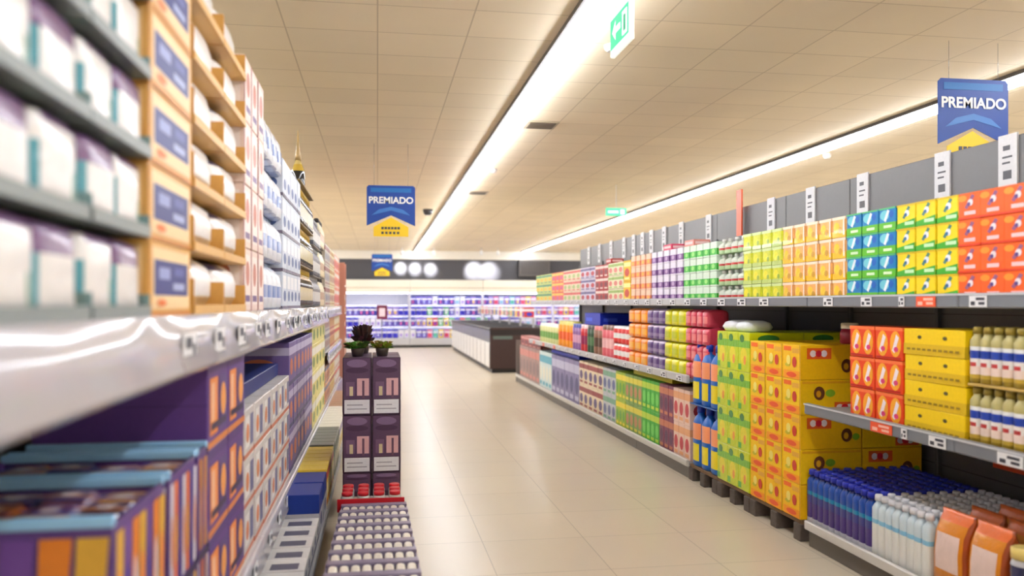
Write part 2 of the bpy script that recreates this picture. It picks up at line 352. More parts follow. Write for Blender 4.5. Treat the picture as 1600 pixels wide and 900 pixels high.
# left shelving
LZ, LMZ, LBZ = 1.355, .385, .12
def bay_left(y0, y1, label, rail1=True, lower=(LMZ,)):
    t = thing('shelving_bay', (-.75, (y0 + y1) / 2, 0), label, 'shelving', 'bays of the left shelving run'); y0 += .002; y1 -= .002
    m = MB(); m.box(-1.14, -1.1, y0, y1, 0, 2.3, (120, 118, 116)); part(t, 'back_panel', m, 'metal')
    m = MB(); m.box(-1.1, -1.07, y1 - .03, y1, 0, 2.2, GR, .003); part(t, 'upright', m, 'metal')
    m = MB(); m.box(-1.07, -.3, y0, y1, .08, LBZ, (150, 150, 150), .004); part(t, 'base_deck', m, 'metal')
    m = MB(); m.box(-.36, -.33, y0, y1, 0, .08, (96, 90, 84), .003); part(t, 'kick_plate', m, 'metal')
    for i, z in enumerate((LZ,) + tuple(lower)):
        m = MB(); m.box(-1.07, -.5, y0, y1, z - .03, z, (200, 198, 196), .003); s_ = part(t, 'shelf', m, 'metal')
        m = MB(); n = max(2, int((y1 - y0) / .04)); big = i == 0 and rail1
        hh = .155 if big else .12; xo = -.5
        prof = [(0, 0), (.012, .006), (.02, -.02), (.012, -.5), (.03, -.88), (.022, -1.0), (0, -1.0)]
        rows = []
        for k in range(n + 1):
            Y = y0 + (y1 - y0) * k / n; wv = (.005 * math.sin(Y * 6) + .0015 * math.sin(Y * 15 + 1)) if big else 0
            rows.append([(xo + a + (wv if 1 < j < 5 else 0), Y, z + b_ * hh) for j, (a, b_) in enumerate(prof)])
        i0 = len(m.v)
        for r in rows: m.v += r
        L = len(prof)
        for k in range(n):
            for j in range(L - 1):
                m.f.append((i0 + k * L + j, i0 + k * L + j + 1, i0 + (k + 1) * L + j + 1, i0 + (k + 1) * L + j)); m.c.append((188, 184, 190)); m.sm.append(True)
        r_ = sub(t, s_, 'price_rail', m, 'rail')
        Y = (2.12 if (big and y0 < 2) else (y0 + .1 if big else y0 + .2))
        while Y < y1 - .1:
            wy = .15 if big else .09; m = MB()
            a = z - hh * .3; b_ = z - hh * .75
            m.box(xo + .02, xo + .0235, Y - wy / 2, Y + wy / 2, b_, a, (238, 238, 240))
            e = xo + .0245
            for (p, q_, r2, s2) in ((-.35, .45, .1, .85), (.16, .15, .4, .6)):
                m.poly([(e, Y + p * wy, b_ + q_ * (a - b_)), (e, Y + r2 * wy, b_ + q_ * (a - b_)), (e, Y + r2 * wy, b_ + s2 * (a - b_)), (e, Y + p * wy, b_ + s2 * (a - b_))], (84, 88, 100))
            sub(t, s_, 'price_ticket', m, 'card', 'white price ticket'); Y += .42 if big else .36
    return t
for i, lab in enumerate(('left shelving bay nearest the camera with teal trays on top', 'left shelving bay under the gold trays of white bags', 'left shelving bay under the pale tall packs',
                         'left shelving bay under the dark gold-necked bottles', 'left shelving bay under the grey and cream bottles')):
    bay_left(.6 + i * 1.55, .6 + (i + 1) * 1.55, lab)
bay_left(8.35, 9.95, 'left shelving bay second from its far end', False, (.385, .9)); bay_left(9.95, 11.6, 'left shelving bay at its far end', False, (.385, .9))
# ------------------------------------------------------------------ products
class Spec:
    def __init__(s, name, cat, mesh, parts=()): s.name, s.cat, s.mesh, s.parts = name, cat, mesh, parts
def put(sp, loc, rz, label, group=None):
    o = bpy.data.objects.new(sp.name, sp.mesh); COL.objects.link(o); o.location = loc; o.rotation_euler = (0, 0, rz)
    for pn, me in sp.parts:
        c = bpy.data.objects.new(pn, me); COL.objects.link(c); c.parent = o
    return tag(o, label, sp.cat, group)
ORD = ['', 'first', 'second', 'third', 'fourth', 'fifth', 'sixth', 'seventh', 'eighth', 'ninth', 'tenth', 'eleventh', 'twelfth', 'thirteenth', 'fourteenth', 'fifteenth', 'sixteenth',
       'seventeenth', 'eighteenth', 'nineteenth', 'twentieth']
def colname(i, n):
    if n == 1: return ''
    if i == 0: return 'leftmost'
    if i == n - 1: return 'rightmost'
    return (ORD[i + 1] + ' from left') if i < (n + 1) // 2 else (ORD[n - i] + ' from right')
def rowname(i, n):
    if n == 1: return ''
    if i == 0: return 'bottom row'
    if i == n - 1: return 'top row'
    return ORD[i + 1] + ' row up'
def joinl(*a): return ', '.join(x for x in a if x)
RR, LR = -math.pi / 2, math.pi / 2
def block(side, sp, y0, y1, n, rows, z, rh, X, desc, group, gap=.96, jit=.003, deep=1, dd=.1, drop=()):
    """n columns between y0 and y1, rows high, fronts at X.  side 'r': faces -X, photo-left is far; 'l': faces +X, photo-left is near"""
    w = (y1 - y0) / n
    for c in range(n):
        Y = y0 + w * (c + .5); k = (n - 1 - c) if side == 'r' else c
        for r in range(rows):
            if (c, r) in drop: continue
            for q_ in range(deep):
                x = X + (q_ * dd + random.uniform(0, jit)) * (1 if side == 'r' else -1)
                dn = '' if deep == 1 else ('front' if q_ == 0 else ORD[q_ + 1] + ' deep')
                put(sp, (x, Y + random.uniform(-1, 1) * w * (1 - gap) * .25, z + r * rh), (RR if side == 'r' else LR) + random.uniform(-1, 1) * .008,
                    joinl(desc, rowname(r, rows), colname(k, n), dn), group)
def carton(name, cat, w, d, h, base, front=(), side=None, top=(), mat='card', c=.003, topcol=None):
    m = MB(); r = (-w / 2, w / 2, 0, d, 0, h); m.box(*r, base, c, top=topcol)
    m.decals('F', r, front); s_ = front if side is None else side
    m.decals('L', r, s_); m.decals('R', r, s_); m.decals('T', r, top)
    return Spec(name, cat, m.mesh(name, mat))
def pouch(name, cat, w, d, h, colfn, mat='film', parts=(), n=20, crimp=True):
    m = MB(); W, Dp = w / 2, d / 2
    pr = [(0, W * .9, Dp * .75, 5), (.04 * h, W, Dp * .95, 5), (.25 * h, W, Dp, 4), (.5 * h, W * .98, Dp, 4), (.72 * h, W * .98, Dp * .85, 4), (.86 * h, W * .97, Dp * .45, 4)]
    pr += [(.93 * h, W * .96, Dp * .1, 6), (h, W * .96, Dp * .08, 6)] if crimp else [(.95 * h, W * .9, Dp * .5, 3), (h, W * .7, Dp * .3, 2.5)]
    m.loft(pr, colfn, n, 0, Dp); return Spec(name, cat, m.mesh(name, mat), parts)
def brick_bag(name, cat, w, d, h, colfn, mat='film', n=24):
    m = MB(); W, Dp = w / 2, d / 2
    pr = [(0, W * .93, Dp * .9, 8), (.05 * h, W, Dp, 7), (.2 * h, W, Dp, 6), (.4 * h, W * .99, Dp, 6), (.6 * h, W, Dp, 6), (.8 * h, W, Dp * .98, 6), (.9 * h, W * .97, Dp * .86, 6), (.96 * h, W * .93, Dp * .6, 5), (h, W * .9, Dp * .2, 5)]
    m.loft(pr, colfn, n, 0, Dp); return Spec(name, cat, m.mesh(name, mat))
def bottle(name, cat, w, d, h, colfn, capcol, neck=.35, caph=.12, mat='plastic', sq=3.5, n=16, capw=.4, shoulder=.7):
    m = MB(); W, Dp = w / 2, d / 2; hb = h * (1 - caph)
    pr = [(0, W * .88, Dp * .88, sq), (.03 * hb, W, Dp, sq), *[(q * hb, W, Dp, sq) for q in (.1, .18, .26, .34, .42, .5, .58, .66, .74) if q < shoulder - .03], (shoulder * hb, W, Dp, sq), ((shoulder + (1 - shoulder) * .55) * hb, W * .7, Dp * .7, 2.4), (.95 * hb, W * neck, W * neck, 2), (hb, W * neck, W * neck, 2)]
    m.loft(pr, colfn, n, 0, Dp)
    k = MB(); cw = W * capw; k.loft([(0, cw, cw, 2), (h * caph * .8, cw * .96, cw * .96, 2), (h * caph, cw * .8, cw * .8, 2)], lambda a, b_, z: capcol, 12, 0, Dp, hb - .001)
    return Spec(name, cat, m.mesh(name, mat), [('cap', k.mesh('cap', 'plastic'))])
def bands(*b):  # ((limit, colour), ...) by height; front=colour inside a front window
    def f(nx, ny, z):
        for lim, c in b:
            if z <= lim: return c
        return b[-1][1]
    return f
def windowed(base, win, z0, z1, wide=.75, top=None, ztop=.8, low=None, zlow=.12):
    def f(nx, ny, z):
        if top and z > ztop: return top
        if low and z < zlow: return low
        if z0 < z < z1 and ny > wide: return win
        return base
    return f
# ---- RIGHT, top shelf
XT = 2.46
def tY(a, b_, X=XT): return Yof(b_, X), Yof(a, X)
def swirl(base2, acc, txt=(240, 240, 250)):
    return [('r', 0, 0, 1, .32, base2), ('e', .52, .62, .22, .25, (250, 250, 250)), ('p', [(.3, .4), (.42, .36), (.78, .82), (.66, .88)], acc), ('e', .55, .6, .1, .12, (120, 170, 60)), ('r', .2, .08, .8, .24, txt)]
g_ = 'boxes and bags on the right top shelf'
tw, tdp = .135, .2
sp = carton('tablet_box', 'box', tw, tdp, .112, (244, 98, 22), [('r', 0, .0, 1, .08, (225, 60, 20)), ('e', .2, .8, .2, .12, (255, 150, 40)), ('p', [(.3, .45), (.42, .38), (.75, .85), (.62, .92)], (150, 90, 130)), ('e', .56, .62, .12, .13, (240, 225, 230)), ('e', .5, .56, .07, .08, (90, 60, 130)), ('r', .3, .16, .8, .3, (250, 200, 200))])
y0, y1 = tY(1497, 1700); block('r', sp, y0, y1, 5, 4, TOPZ, .1135, XT, 'orange tablet box on the right top shelf', g_)
sp = carton('tablet_box', 'box', tw, tdp, .112, (250, 218, 10), [('p', [(0, 0), (1, 0), (1, .38), (0, .2)], (60, 170, 40)), ('p', [(.3, .45), (.42, .38), (.75, .85), (.62, .92)], (70, 130, 110)), ('e', .56, .62, .13, .14, (235, 240, 245)), ('e', .5, .56, .07, .08, (40, 100, 150)), ('r', .45, .12, .95, .26, (200, 240, 190)), ('r', 0, .92, 1, 1, (225, 190, 10))])
y0, y1 = tY(1400, 1497); block('r', sp, y0, y1, 3, 4, TOPZ, .1135, XT, 'yellow and green tablet box on right top shelf', g_)
sp = carton('tablet_box', 'box', tw, tdp, .112, (0, 124, 190), [('r', 0, 0, 1, .36, (92, 184, 30)), ('e', .35, .68, .28, .22, (110, 200, 215)), ('p', [(.3, .45), (.42, .38), (.65, .85), (.52, .92)], (235, 245, 250)), ('e', .75, .7, .14, .16, (0, 96, 190)), ('r', .3, .12, .8, .24, (220, 245, 200)), ('r', 0, .93, 1, 1, (80, 190, 120))])
y0, y1 = tY(1322, 1400); block('r', sp, y0, y1, 3, 4, TOPZ, .1135, XT, 'blue and green tablet box on right top shelf', g_)
sp = carton('refill_pouch', 'pouch', .128, .12, .111, (246, 178, 100), [('r', 0, 0, 1, .3, (248, 196, 30)), ('r', 0, .86, 1, 1, (250, 224, 196)), ('e', .35, .5, .22, .24, (250, 206, 50)), ('e', .62, .34, .14, .16, (206, 150, 30)), ('r', .84, .1, .95, .85, (250, 232, 210))], mat='film', c=.01)
y0, y1 = tY(1222, 1322); block('r', sp, y0, y1, 5, 4, TOPZ, .1135, XT, 'peach and gold pouch on right top shelf', g_)
sp = carton('refill_pouch', 'pouch', .128, .12, .111, (210, 216, 34), [('r', 0, 0, 1, .22, (184, 206, 110)), ('r', 0, .84, 1, 1, (206, 226, 150)), ('e', .4, .5, .24, .24, (240, 230, 40)), ('e', .66, .36, .12, .14, (150, 180, 50))], mat='film', c=.01)
y0, y1 = tY(1160, 1222); block('r', sp, y0, y1, 4, 4, TOPZ, .1135, XT, 'lime yellow pouch on right top shelf', g_)
sp = bottle('spray_refill', 'bottle', .085, .07, .112, bands((.3, (170, 200, 150)), (.5, (200, 60, 60)), (.8, (206, 214, 200))), (226, 228, 222), .3, .2)
y0, y1 = tY(1120, 1160); block('r', sp, y0, y1, 4, 4, TOPZ, .1135, XT, 'pale refill bottle with red band on right top shelf', g_)
def stripebox(nm, base, band, acc, w=.12, h=.11, cat='pack'):
    return carton(nm, cat, w, .18, h, base, [('r', 0, .12, 1, .55, band), ('e', .5, .36, .25, .16, acc)])
for (a, b_, n, base, band, acc, d_) in (
        (1068, 1120, 5, (214, 232, 214), (66, 188, 66), (150, 220, 120), 'white pack with green band'),
        (1017, 1068, 5, (232, 226, 238), (128, 84, 150), (190, 160, 200), 'white pack with purple band'),
        (985, 1017, 4, (246, 206, 176), (240, 140, 90), (250, 180, 60), 'peach pack with orange band')):
    y0, y1 = tY(a, b_); block('r', stripebox('cleaning_pack', base, band, acc), y0, y1, n, 4, TOPZ, .111, XT, d_ + ' on right top shelf', g_)
# assorted far packs
def tall(nm, w, h, base, a1, a2, cat='pack'):
    return carton(nm, cat, w, .2, h, base, [('r', 0, .7, 1, .9, a1), ('e', .5, .42, .35, .2, a2), ('r', .15, .08, .85, .18, a1)])
far = ((974, 985, 1, 2, (236, 190, 30), (250, 240, 150), (200, 60, 40), 'yellow pack'), (950, 974, 3, 3, (232, 226, 190), (150, 180, 90), (214, 120, 110), 'cream and green pack'),
       (930, 950, 3, 3, (176, 60, 60), (230, 210, 200), (120, 40, 50), 'maroon pack'), (907, 930, 3, 3, (214, 208, 226), (96, 90, 140), (180, 60, 70), 'lilac pack'),
       (880, 907, 4, 3, (232, 214, 186), (214, 90, 90), (170, 190, 120), 'cream and pink pack'), (862, 880, 3, 3, (228, 110, 84), (240, 200, 90), (200, 90, 140), 'coral pack'),
       (838, 862, 4, 3, (196, 206, 120), (60, 140, 110), (240, 180, 60), 'green and yellow pack'))
for (a, b_, n, rows, base, a1, a2, d_) in far:
    y0, y1 = tY(a, b_); w = (y1 - y0) / n * .95; rh = .42 / rows - .002
    block('r', tall('cleaning_pack', w, rh - .002, base, a1, a2), y0, y1, n, rows, TOPZ, rh, XT, d_ + ' on right top shelf', g_)
for px, c, d_ in ((955, (176, 50, 50), 'small dark red box on the cream and green packs'), (1048, (206, 60, 96), 'small crimson box lying on the purple-banded packs'), (1082, (220, 140, 130), 'flat pink box lying on the green-banded packs')):
    Y = Yof(px, 2.5); z_ = TOPZ + (.418 if px < 1000 else .4435)
    sp = carton('small_box', 'box', .2, .14, .05, c, [('r', .1, .3, .9, .7, (236, 200, 200))]); put(sp, (2.47, Y, z_), RR, d_)
# ---- RIGHT, mid shelf
XM = 2.45; g_ = 'goods on the right middle shelf'
sp = carton('laundry_box', 'box', .215, .2, .158, (238, 72, 22), [('r', 0, .9, 1, 1, (250, 120, 60)), ('e', .27, .5, .2, .4, (250, 170, 40)), ('e', .75, .5, .2, .4, (250, 170, 40)),
     ('p', [(.15, .3), (.24, .22), (.4, .7), (.3, .8)], (250, 235, 240)), ('p', [(.63, .3), (.72, .22), (.88, .7), (.78, .8)], (250, 235, 240)), ('e', .3, .34, .08, .08, (220, 60, 120)), ('e', .78, .34, .08, .08, (220, 60, 120)), ('r', .05, .04, .95, .1, (190, 30, 20))])
y0, y1 = tY(1327, 1411, XM); block('r', sp, y0, y1, 2, 3, MIDZ, .16, XM, 'red orange box with white figures on right middle shelf', g_)
sp = carton('yellow_carton', 'box', .41, .3, .118, (248, 210, 8), [('r', 0, .0, 1, .42, (224, 186, 20)), ('e', .28, .68, .035, .07, (90, 80, 40)), ('e', .7, .68, .035, .07, (90, 80, 40))] + [('r', .06 + i * .09, .17, .12 + i * .09, .25, (150, 120, 20)) for i in range(10)])
y0, y1 = tY(1412, 1508, XM); block('r', sp, y0, y1, 1, 4, MIDZ, .12, XM, 'wide yellow carton on right middle shelf', g_)
sp = bottle('sauce_bottle', 'bottle', .056, .056, .235, lambda nx, ny, z: ((150, 126, 40) if z < .12 else (190, 160, 60) if z < .22 else (236, 214, 200) if z < .36 else (190, 60, 60) if (z < .44 and abs(nx) < .5) else (238, 232, 226) if z < .5 else (40, 70, 170) if z < .68 else (236, 238, 240) if z < .76 else (180, 170, 110)), (150, 130, 50), .62, .12, sq=2.6, capw=.72, shoulder=.86)
y0, y1 = tY(1510, 1700, XM); 
for r in (0, 1):
    tr = carton('bottle_tray', 'tray', (y1 - y0) - .01, .2, .03 if False else .012, (196, 166, 90)); z_ = MIDZ + r * .25
    put(tr, (XM, (y0 + y1) / 2, z_), RR, ('lower' if r == 0 else 'upper') + ' brown card tray under the blue-labelled bottles', g_)
    block('r', sp, y0, y1, 10, 1, z_ + .0125, .25, XM + .003, 'blue-labelled bottle in ' + ('lower' if r == 0 else 'upper') + ' tray', 'blue-labelled bottles', deep=3, dd=.062, jit=.001)
for (a, b_, n, rows, fn, w_m, d_, kind) in (
        (1070, 1105, 4, 4, windowed((206, 60, 84), (236, 130, 130), .3, .6), 0, 'crimson pouch', 'p'),
        (1037, 1070, 3, 4, windowed((222, 214, 10), (196, 200, 30), .3, .6), 0, 'lime bag', 'p'),
        (1010, 1037, 3, 4, windowed((96, 70, 130), (140, 120, 160), .15, .5, .6, (200, 180, 210), .85), 0, 'purple bag', 'p'),
        (981, 1010, 3, 4, windowed((246, 140, 20), (250, 180, 60), .3, .6), 0, 'orange bag', 'p')):
    y0, y1 = tY(a, b_, XM); rh = .55 / rows
    block('r', brick_bag('washing_pouch', 'pouch', (y1 - y0) / n * .98, .18, rh - .002, fn, n=16), y0, y1, n, rows, MIDZ, rh, XM, d_ + ' on right middle shelf', g_)
for (a, b_, n, rows, h, base, a1, a2, d_) in (
        (956, 981, 4, 2, .36, (226, 70, 70), (240, 236, 232), (240, 240, 236), 'red and white canister'), (938, 956, 3, 1, .36, (226, 110, 120), (120, 80, 60), (240, 190, 190), 'pink canister'),
        (925, 938, 2, 1, .34, (150, 110, 90), (220, 120, 120), (90, 70, 60), 'brown canister'), (915, 925, 2, 1, .34, (50, 84, 60), (60, 60, 60), (90, 130, 90), 'dark green canister'),
        (905, 915, 2, 1, .34, (206, 50, 60), (240, 200, 200), (150, 40, 90), 'scarlet canister'), (893, 905, 3, 1, .34, (150, 110, 170), (80, 90, 170), (220, 170, 200), 'violet canister'),
        (870, 893, 4, 1, .36, (246, 160, 50), (220, 210, 110), (240, 110, 60), 'orange and yellow canister'),
        (842, 870, 7, 1, .3, (214, 216, 150), (240, 240, 230), (120, 170, 90), 'cream green canister')):
    y0, y1 = tY(a, b_, XM); w = (y1 - y0) / n; rh = h / rows
    m = MB(); r2 = min(w * .48, .09)
    m.loft([(0, r2 * .96, r2 * .96, 2), (.02, r2, r2, 2), (rh * .3, r2, r2, 2), (rh * .6, r2, r2, 2), (rh * .85, r2, r2, 2), (rh * .87, r2 * .9, r2 * .9, 2), (rh - .002, r2 * .88, r2 * .88, 2)],
           (lambda base, a1, a2: lambda nx, ny, z: a1 if z > .84 else (a2 if .3 < z < .62 else base))(base, a1, a2), 14, 0, r2)
    block('r', Spec('canister', 'canister', m.mesh('canister', 'plastic')), y0, y1, n, rows, MIDZ, rh, XM, d_ + ' on right middle shelf', g_)
sp = carton('blue_carton', 'box', .7, .4, .14, (10, 40, 180), [('r', .1, .3, .5, .6, (60, 90, 220))])
y0 = Yof(928, 2.5); put(sp, (2.48, y0, MIDZ + .342), RR, 'long flat blue carton lying on the green and scarlet canisters')
# ---- RIGHT, far bottom deck
XD = 2.44; g_ = 'goods on the right bottom deck'
low = ((1052, 1078, 3, 2, (240, 206, 190), (236, 170, 120), (200, 60, 70), 'peach and white pack'), (1030, 1052, 3, 2, (130, 60, 90), (200, 120, 90), (90, 40, 80), 'plum pack'),
       (1003, 1030, 4, 2, (60, 176, 50), (190, 220, 60), (110, 210, 90), 'bright green pack'), (977, 1003, 4, 2, (120, 160, 80), (226, 214, 70), (190, 130, 90), 'olive green pack'),
       (962, 977, 3, 2, (160, 190, 40), (240, 220, 60), (90, 160, 50), 'lime green pack'), (942, 962, 3, 2, (196, 200, 206), (120, 170, 140), (90, 100, 150), 'silver grey pack'),
       (905, 942, 5, 2, (232, 216, 184), (150, 60, 60), (90, 70, 120), 'beige pack'), (862, 905, 6, 1, (130, 124, 168), (190, 190, 215), (70, 70, 120), 'lavender carton'),
       (843, 862, 4, 1, (206, 224, 222), (90, 170, 190), (230, 230, 210), 'pale cyan carton'), (812, 843, 6, 1, (160, 130, 124), (200, 130, 120), (130, 110, 110), 'taupe carton'))
for (a, b_, n, rows, base, a1, a2, d_) in low:
    y0, y1 = tY(a, b_, XD); y1 = min(y1, 14.48)
    if y1 <= y0: continue
    w = (y1 - y0) / n * .95; rh = (.56 if rows == 2 else .54) / rows
    block('r', tall('household_pack', w, rh - .002, base, a1, a2), y0, y1, n, rows, BASEZ, rh, XD, d_ + ' on right bottom deck', g_)
for i, (a, b_, c, d_) in enumerate(((862, 905, (16, 50, 190), 'bright blue lid tray on the lavender cartons'), (990, 1050, (230, 214, 30), 'flat yellow tray on the plum and green packs'), (812, 840, (70, 50, 90), 'dark tray lying on the taupe cartons'))[:2]):
    y0, y1 = tY(a, b_, 2.5); y1 = min(y1, 14.45); z_ = BASEZ + (.562 if i == 1 else .542)
    put(carton('lid_tray', 'tray', (y1 - y0), .6, .05, c, []), (2.5, (y0 + y1) / 2, z_ ), RR, d_)
m = MB()
y0, y1 = tY(812, 843, XD); y1 = min(y1, 14.48)
block('r', tall('household_pack', (y1 - y0) / 5 * .95, .16, (150, 70, 70), (206, 150, 140), (110, 50, 60)), y0, y1, 5, 1, BASEZ + .541, .16, XD + .02, 'reddish brown pack on the taupe cartons', g_)
# ---- RIGHT, pallet stacks
def pallet(y0, y1, x0, x1, label):
    t = thing('pallet', ((x0 + x1) / 2, (y0 + y1) / 2, 0), label, 'pallet', 'pallets under the aisle stacks')
    m = MB(); n = 5
    for i in range(n): m.box(x0 + (x1 - x0) * i / n + .01, x0 + (x1 - x0) * (i + 1) / n - .01, y0, y1, .1, .125, (120, 92, 66), .003)
    part(t, 'deck_boards', m, 'wood')
    for i, a in enumerate((y0, (y0 + y1) / 2 - .04, y1 - .08)):
        m = MB(); m.box(x0, x1, a, a + .08, .0, .1, (96, 86, 80), .004); part(t, 'runner', m, 'wood')
PZ = .127
ya, yb, yc, yd = Yof(1250, 2.42), Yof(1170, 2.42), Yof(1119, 2.42), Yof(1076, 2.42)
pallet(ya, yb - .01, 2.42, 3.2, 'dark pallet under the yellow and orange cartons')
pallet(yb, yc - .01, 2.42, 3.2, 'dark pallet under the lime green packs'); pallet(yc, yd, 2.42, 3.2, 'dark pallet under the blue bottles')
# yellow cartons: 5 tiers; aisle face = 4 narrow cartons, near face = wide side
rh = (1.142 - PZ) / 5; n = 3; w = (yb - ya - .01) / n
FR = [('r', .06, .0, .94, .24, (250, 160, 20)), ('e', .5, .12, .28, .08, (238, 90, 40)), ('r', .08, .82, .5, .95, (245, 110, 30)), ('r', .55, .76, .92, .9, (236, 176, 60)), ('e', .3, .4, .14, .06, (206, 190, 40)), ('e', .35, .55, .12, .14, (250, 230, 120)), ('e', .68, .5, .12, .16, (206, 60, 40)), ('r', .96, 0, 1, 1, (214, 160, 20))]
SD = [('r', .55, .05, .95, .36, (238, 100, 30)), ('e', .64, .2, .06, .1, (250, 235, 235)), ('e', .8, .2, .06, .1, (250, 235, 235)), ('e', .72, .2, .06, .1, (220, 30, 50)), ('e', .3, .62, .09, .2, (110, 60, 30)), ('e', .29, .6, .04, .1, (230, 170, 30)), ('e', .48, .62, .08, .11, (140, 190, 40)), ('p', [(.02, .9), (.98, .9), (.98, .97), (.02, .97)], (236, 170, 20))]
SD2 = [('r', .1, .6, .5, .92, (238, 100, 30)), ('e', .2, .76, .05, .1, (250, 235, 235)), ('e', .38, .76, .05, .1, (250, 235, 235)), ('e', .29, .76, .05, .1, (220, 30, 50)), ('e', .75, .4, .09, .2, (110, 60, 30)), ('e', .74, .38, .04, .1, (230, 170, 30)), ('e', .9, .35, .06, .1, (140, 190, 40))]
A = carton('juice_carton', 'carton', w * .985, .385, rh - .002, (252, 206, 14), FR, SD); B = carton('juice_carton', 'carton', w * .985, .385, rh - .002, (252, 198, 14), FR[::-1] if False else FR, SD2)
for c in range(n):
    for r in range(5):
        for q_ in range(2):
            put(A if (r + q_) % 2 else B, (2.425 + q_ * .39, ya + w * (c + .5), PZ + r * rh), RR, joinl('yellow orange carton on the big pallet stack', rowname(r, 5), colname(n - 1 - c, n), 'front' if q_ == 0 else 'back'), 'yellow cartons stacked on the pallet')
rh = (1.19 - PZ) / 4; n = 3; w = (yc - yb - .01) / n
gfn = lambda nx, ny, z: (206, 222, 20) if z > .55 and abs(nx) > .3 else ((120, 190, 40) if z > .7 or z < .18 else ((236, 226, 60) if ny > .8 else (190, 214, 30)))
G = carton('lime_pack', 'pack', w * .98, .385, rh - .002, (206, 220, 24), [('r', .0, .62, 1, .8, (120, 190, 50)), ('e', .5, .4, .3, .22, (240, 226, 50)), ('e', .35, .85, .2, .1, (50, 130, 60)), ('e', .6, .3, .1, .12, (240, 150, 60)), ('r', .02, .05, .3, .2, (90, 180, 60))], mat='film')
for c in range(n):
    for r in range(4):
        for q_ in range(2):
            put(G, (2.425 + q_ * .39, yb + w * (c + .5), PZ + r * rh), RR, joinl('lime green pack on pallet stack', rowname(r, 4), colname(n - 1 - c, n), 'front' if q_ == 0 else 'back'), 'lime packs stacked on the pallet')
sp = bottle('softener_bottle', 'bottle', .155, .11, .47, lambda nx, ny, z: (250, 160, 110) if (.5 < z < .78 and ny > .55) else ((240, 220, 40) if (.12 < z < .42 and ny > .6) else (24, 100, 190)), (30, 60, 170), .35, .12, sq=2.6, n=20, shoulder=.8)
sh = carton('layer_sheet', 'sheet', yd - yc - .01, .76, .008, (40, 90, 160)); put(sh, (2.425, (yc + yd) / 2, PZ + .471), RR, 'thin blue card sheet between the two blue bottle tiers')
for r in range(2): block('r', sp, yc, yd - .01, 3, 1, PZ + r * .48, .48, 2.43, ('lower' if r == 0 else 'upper') + ' tier blue softener bottle on pallet', 'blue softener bottles', deep=3, dd=.13, jit=.002)
# things on top of the green stack
m = MB(); m.loft([(0, .05, .05, 2), (.01, .055, .055, 2), (.06, .055, .055, 2), (.09, .045, .045, 2)], bands((.7, (150, 30, 50)), (1, (150, 30, 50))), 16, 0, .055)
k = MB(); k.loft([(.09, .05, .05, 2), (.12, .05, .05, 2), (.125, .045, .045, 2)], lambda a, b_, z: (246, 240, 220), 16, 0, .055)
put(Spec('jar', 'jar', m.mesh('jar', 'plastic'), [('lid', k.mesh('lid', 'plastic'))]), (2.75, ya + .12, 1.1425), RR, 'dark red jar with cream lid on the yellow carton stack')
for i, (Y, c, d_) in enumerate(((yc - .08, (240, 240, 244), 'white rounded pack lying on the lime stack nearest the blue bottles'), (yc - .3, (232, 238, 240), 'white rounded pack on the lime stack, second from left'))):
    m = MB(); m.loft([(0, .09, .1, 3), (.03, .1, .12, 3), (.06, .09, .1, 3), (.075, .05, .06, 2.5)], lambda a, b_, z, c=c: c, 16, 0, .12)
    put(Spec('soft_pack', 'pack', m.mesh('soft_pack', 'film')), (2.45, Y, 1.191), RR, d_)
# ---- RIGHT, near bottom deck
g_ = 'tall slim cartons on the near bottom deck'
y0, y1 = tY(1357, 1253, 2.44)[::-1] if False else (Yof(1357, 2.44), Yof(1256, 2.44))
sp = bottle('detergent_bottle', 'bottle', .056, .056, .3, lambda nx, ny, z: ((206, 206, 214) if z < .13 else (70, 50, 120) if z < .42 else (60, 62, 130) if z < .55 else (30, 140, 180) if z < .68 else (16, 70, 160) if z < .9 else (30, 40, 110)), (30, 44, 170), .6, .1, sq=4, n=12, capw=.85, shoulder=.86)
block('r', sp, y0, y1 - .005, 11, 1, BASEZ + .0, .3, 2.45, 'blue-capped bottle on near bottom deck', 'blue-capped bottles on the near bottom deck', deep=9, dd=.072, jit=.002)
y2 = Yof(1447, 2.44)
sp = bottle('milk_bottle', 'bottle', .054, .056, .3, lambda nx, ny, z: ((226, 226, 220) if z < .6 else (130, 190, 220) if z < .7 else (200, 216, 224)), (226, 226, 232), .55, .1, sq=4, n=12, capw=.75, shoulder=.86)
block('r', sp, y2, y0, 8, 1, BASEZ, .3, 2.45, 'white bottle with pale blue band on bottom deck', 'white bottles on the near bottom deck', deep=9, dd=.072, jit=.002)
y3 = Yof(1562, 2.44)
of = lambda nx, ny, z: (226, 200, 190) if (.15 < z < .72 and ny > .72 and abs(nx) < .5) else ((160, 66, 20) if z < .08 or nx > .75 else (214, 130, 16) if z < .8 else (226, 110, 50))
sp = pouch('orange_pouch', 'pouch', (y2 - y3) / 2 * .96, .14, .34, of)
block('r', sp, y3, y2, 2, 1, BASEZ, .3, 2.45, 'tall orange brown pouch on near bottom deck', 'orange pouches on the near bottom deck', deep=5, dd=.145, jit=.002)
y4 = Yof(1720, 2.44)
m = MB(); m.loft([(0, .045, .045, 2), (.01, .05, .05, 2), (.1, .05, .05, 2), (.18, .05, .05, 2), (.2, .043, .043, 2)], bands((.3, (150, 150, 156)), (.75, (50, 50, 84)), (1, (190, 190, 196))), 16, 0, .05)
m.v = [(a, b_, c * 1.28) for a, b_, c in m.v]
k = MB(); k.loft([(.256, .048, .048, 2), (.295, .048, .048, 2), (.3, .04, .04, 2)], lambda a, b_, z: (230, 206, 120), 16, 0, .05)
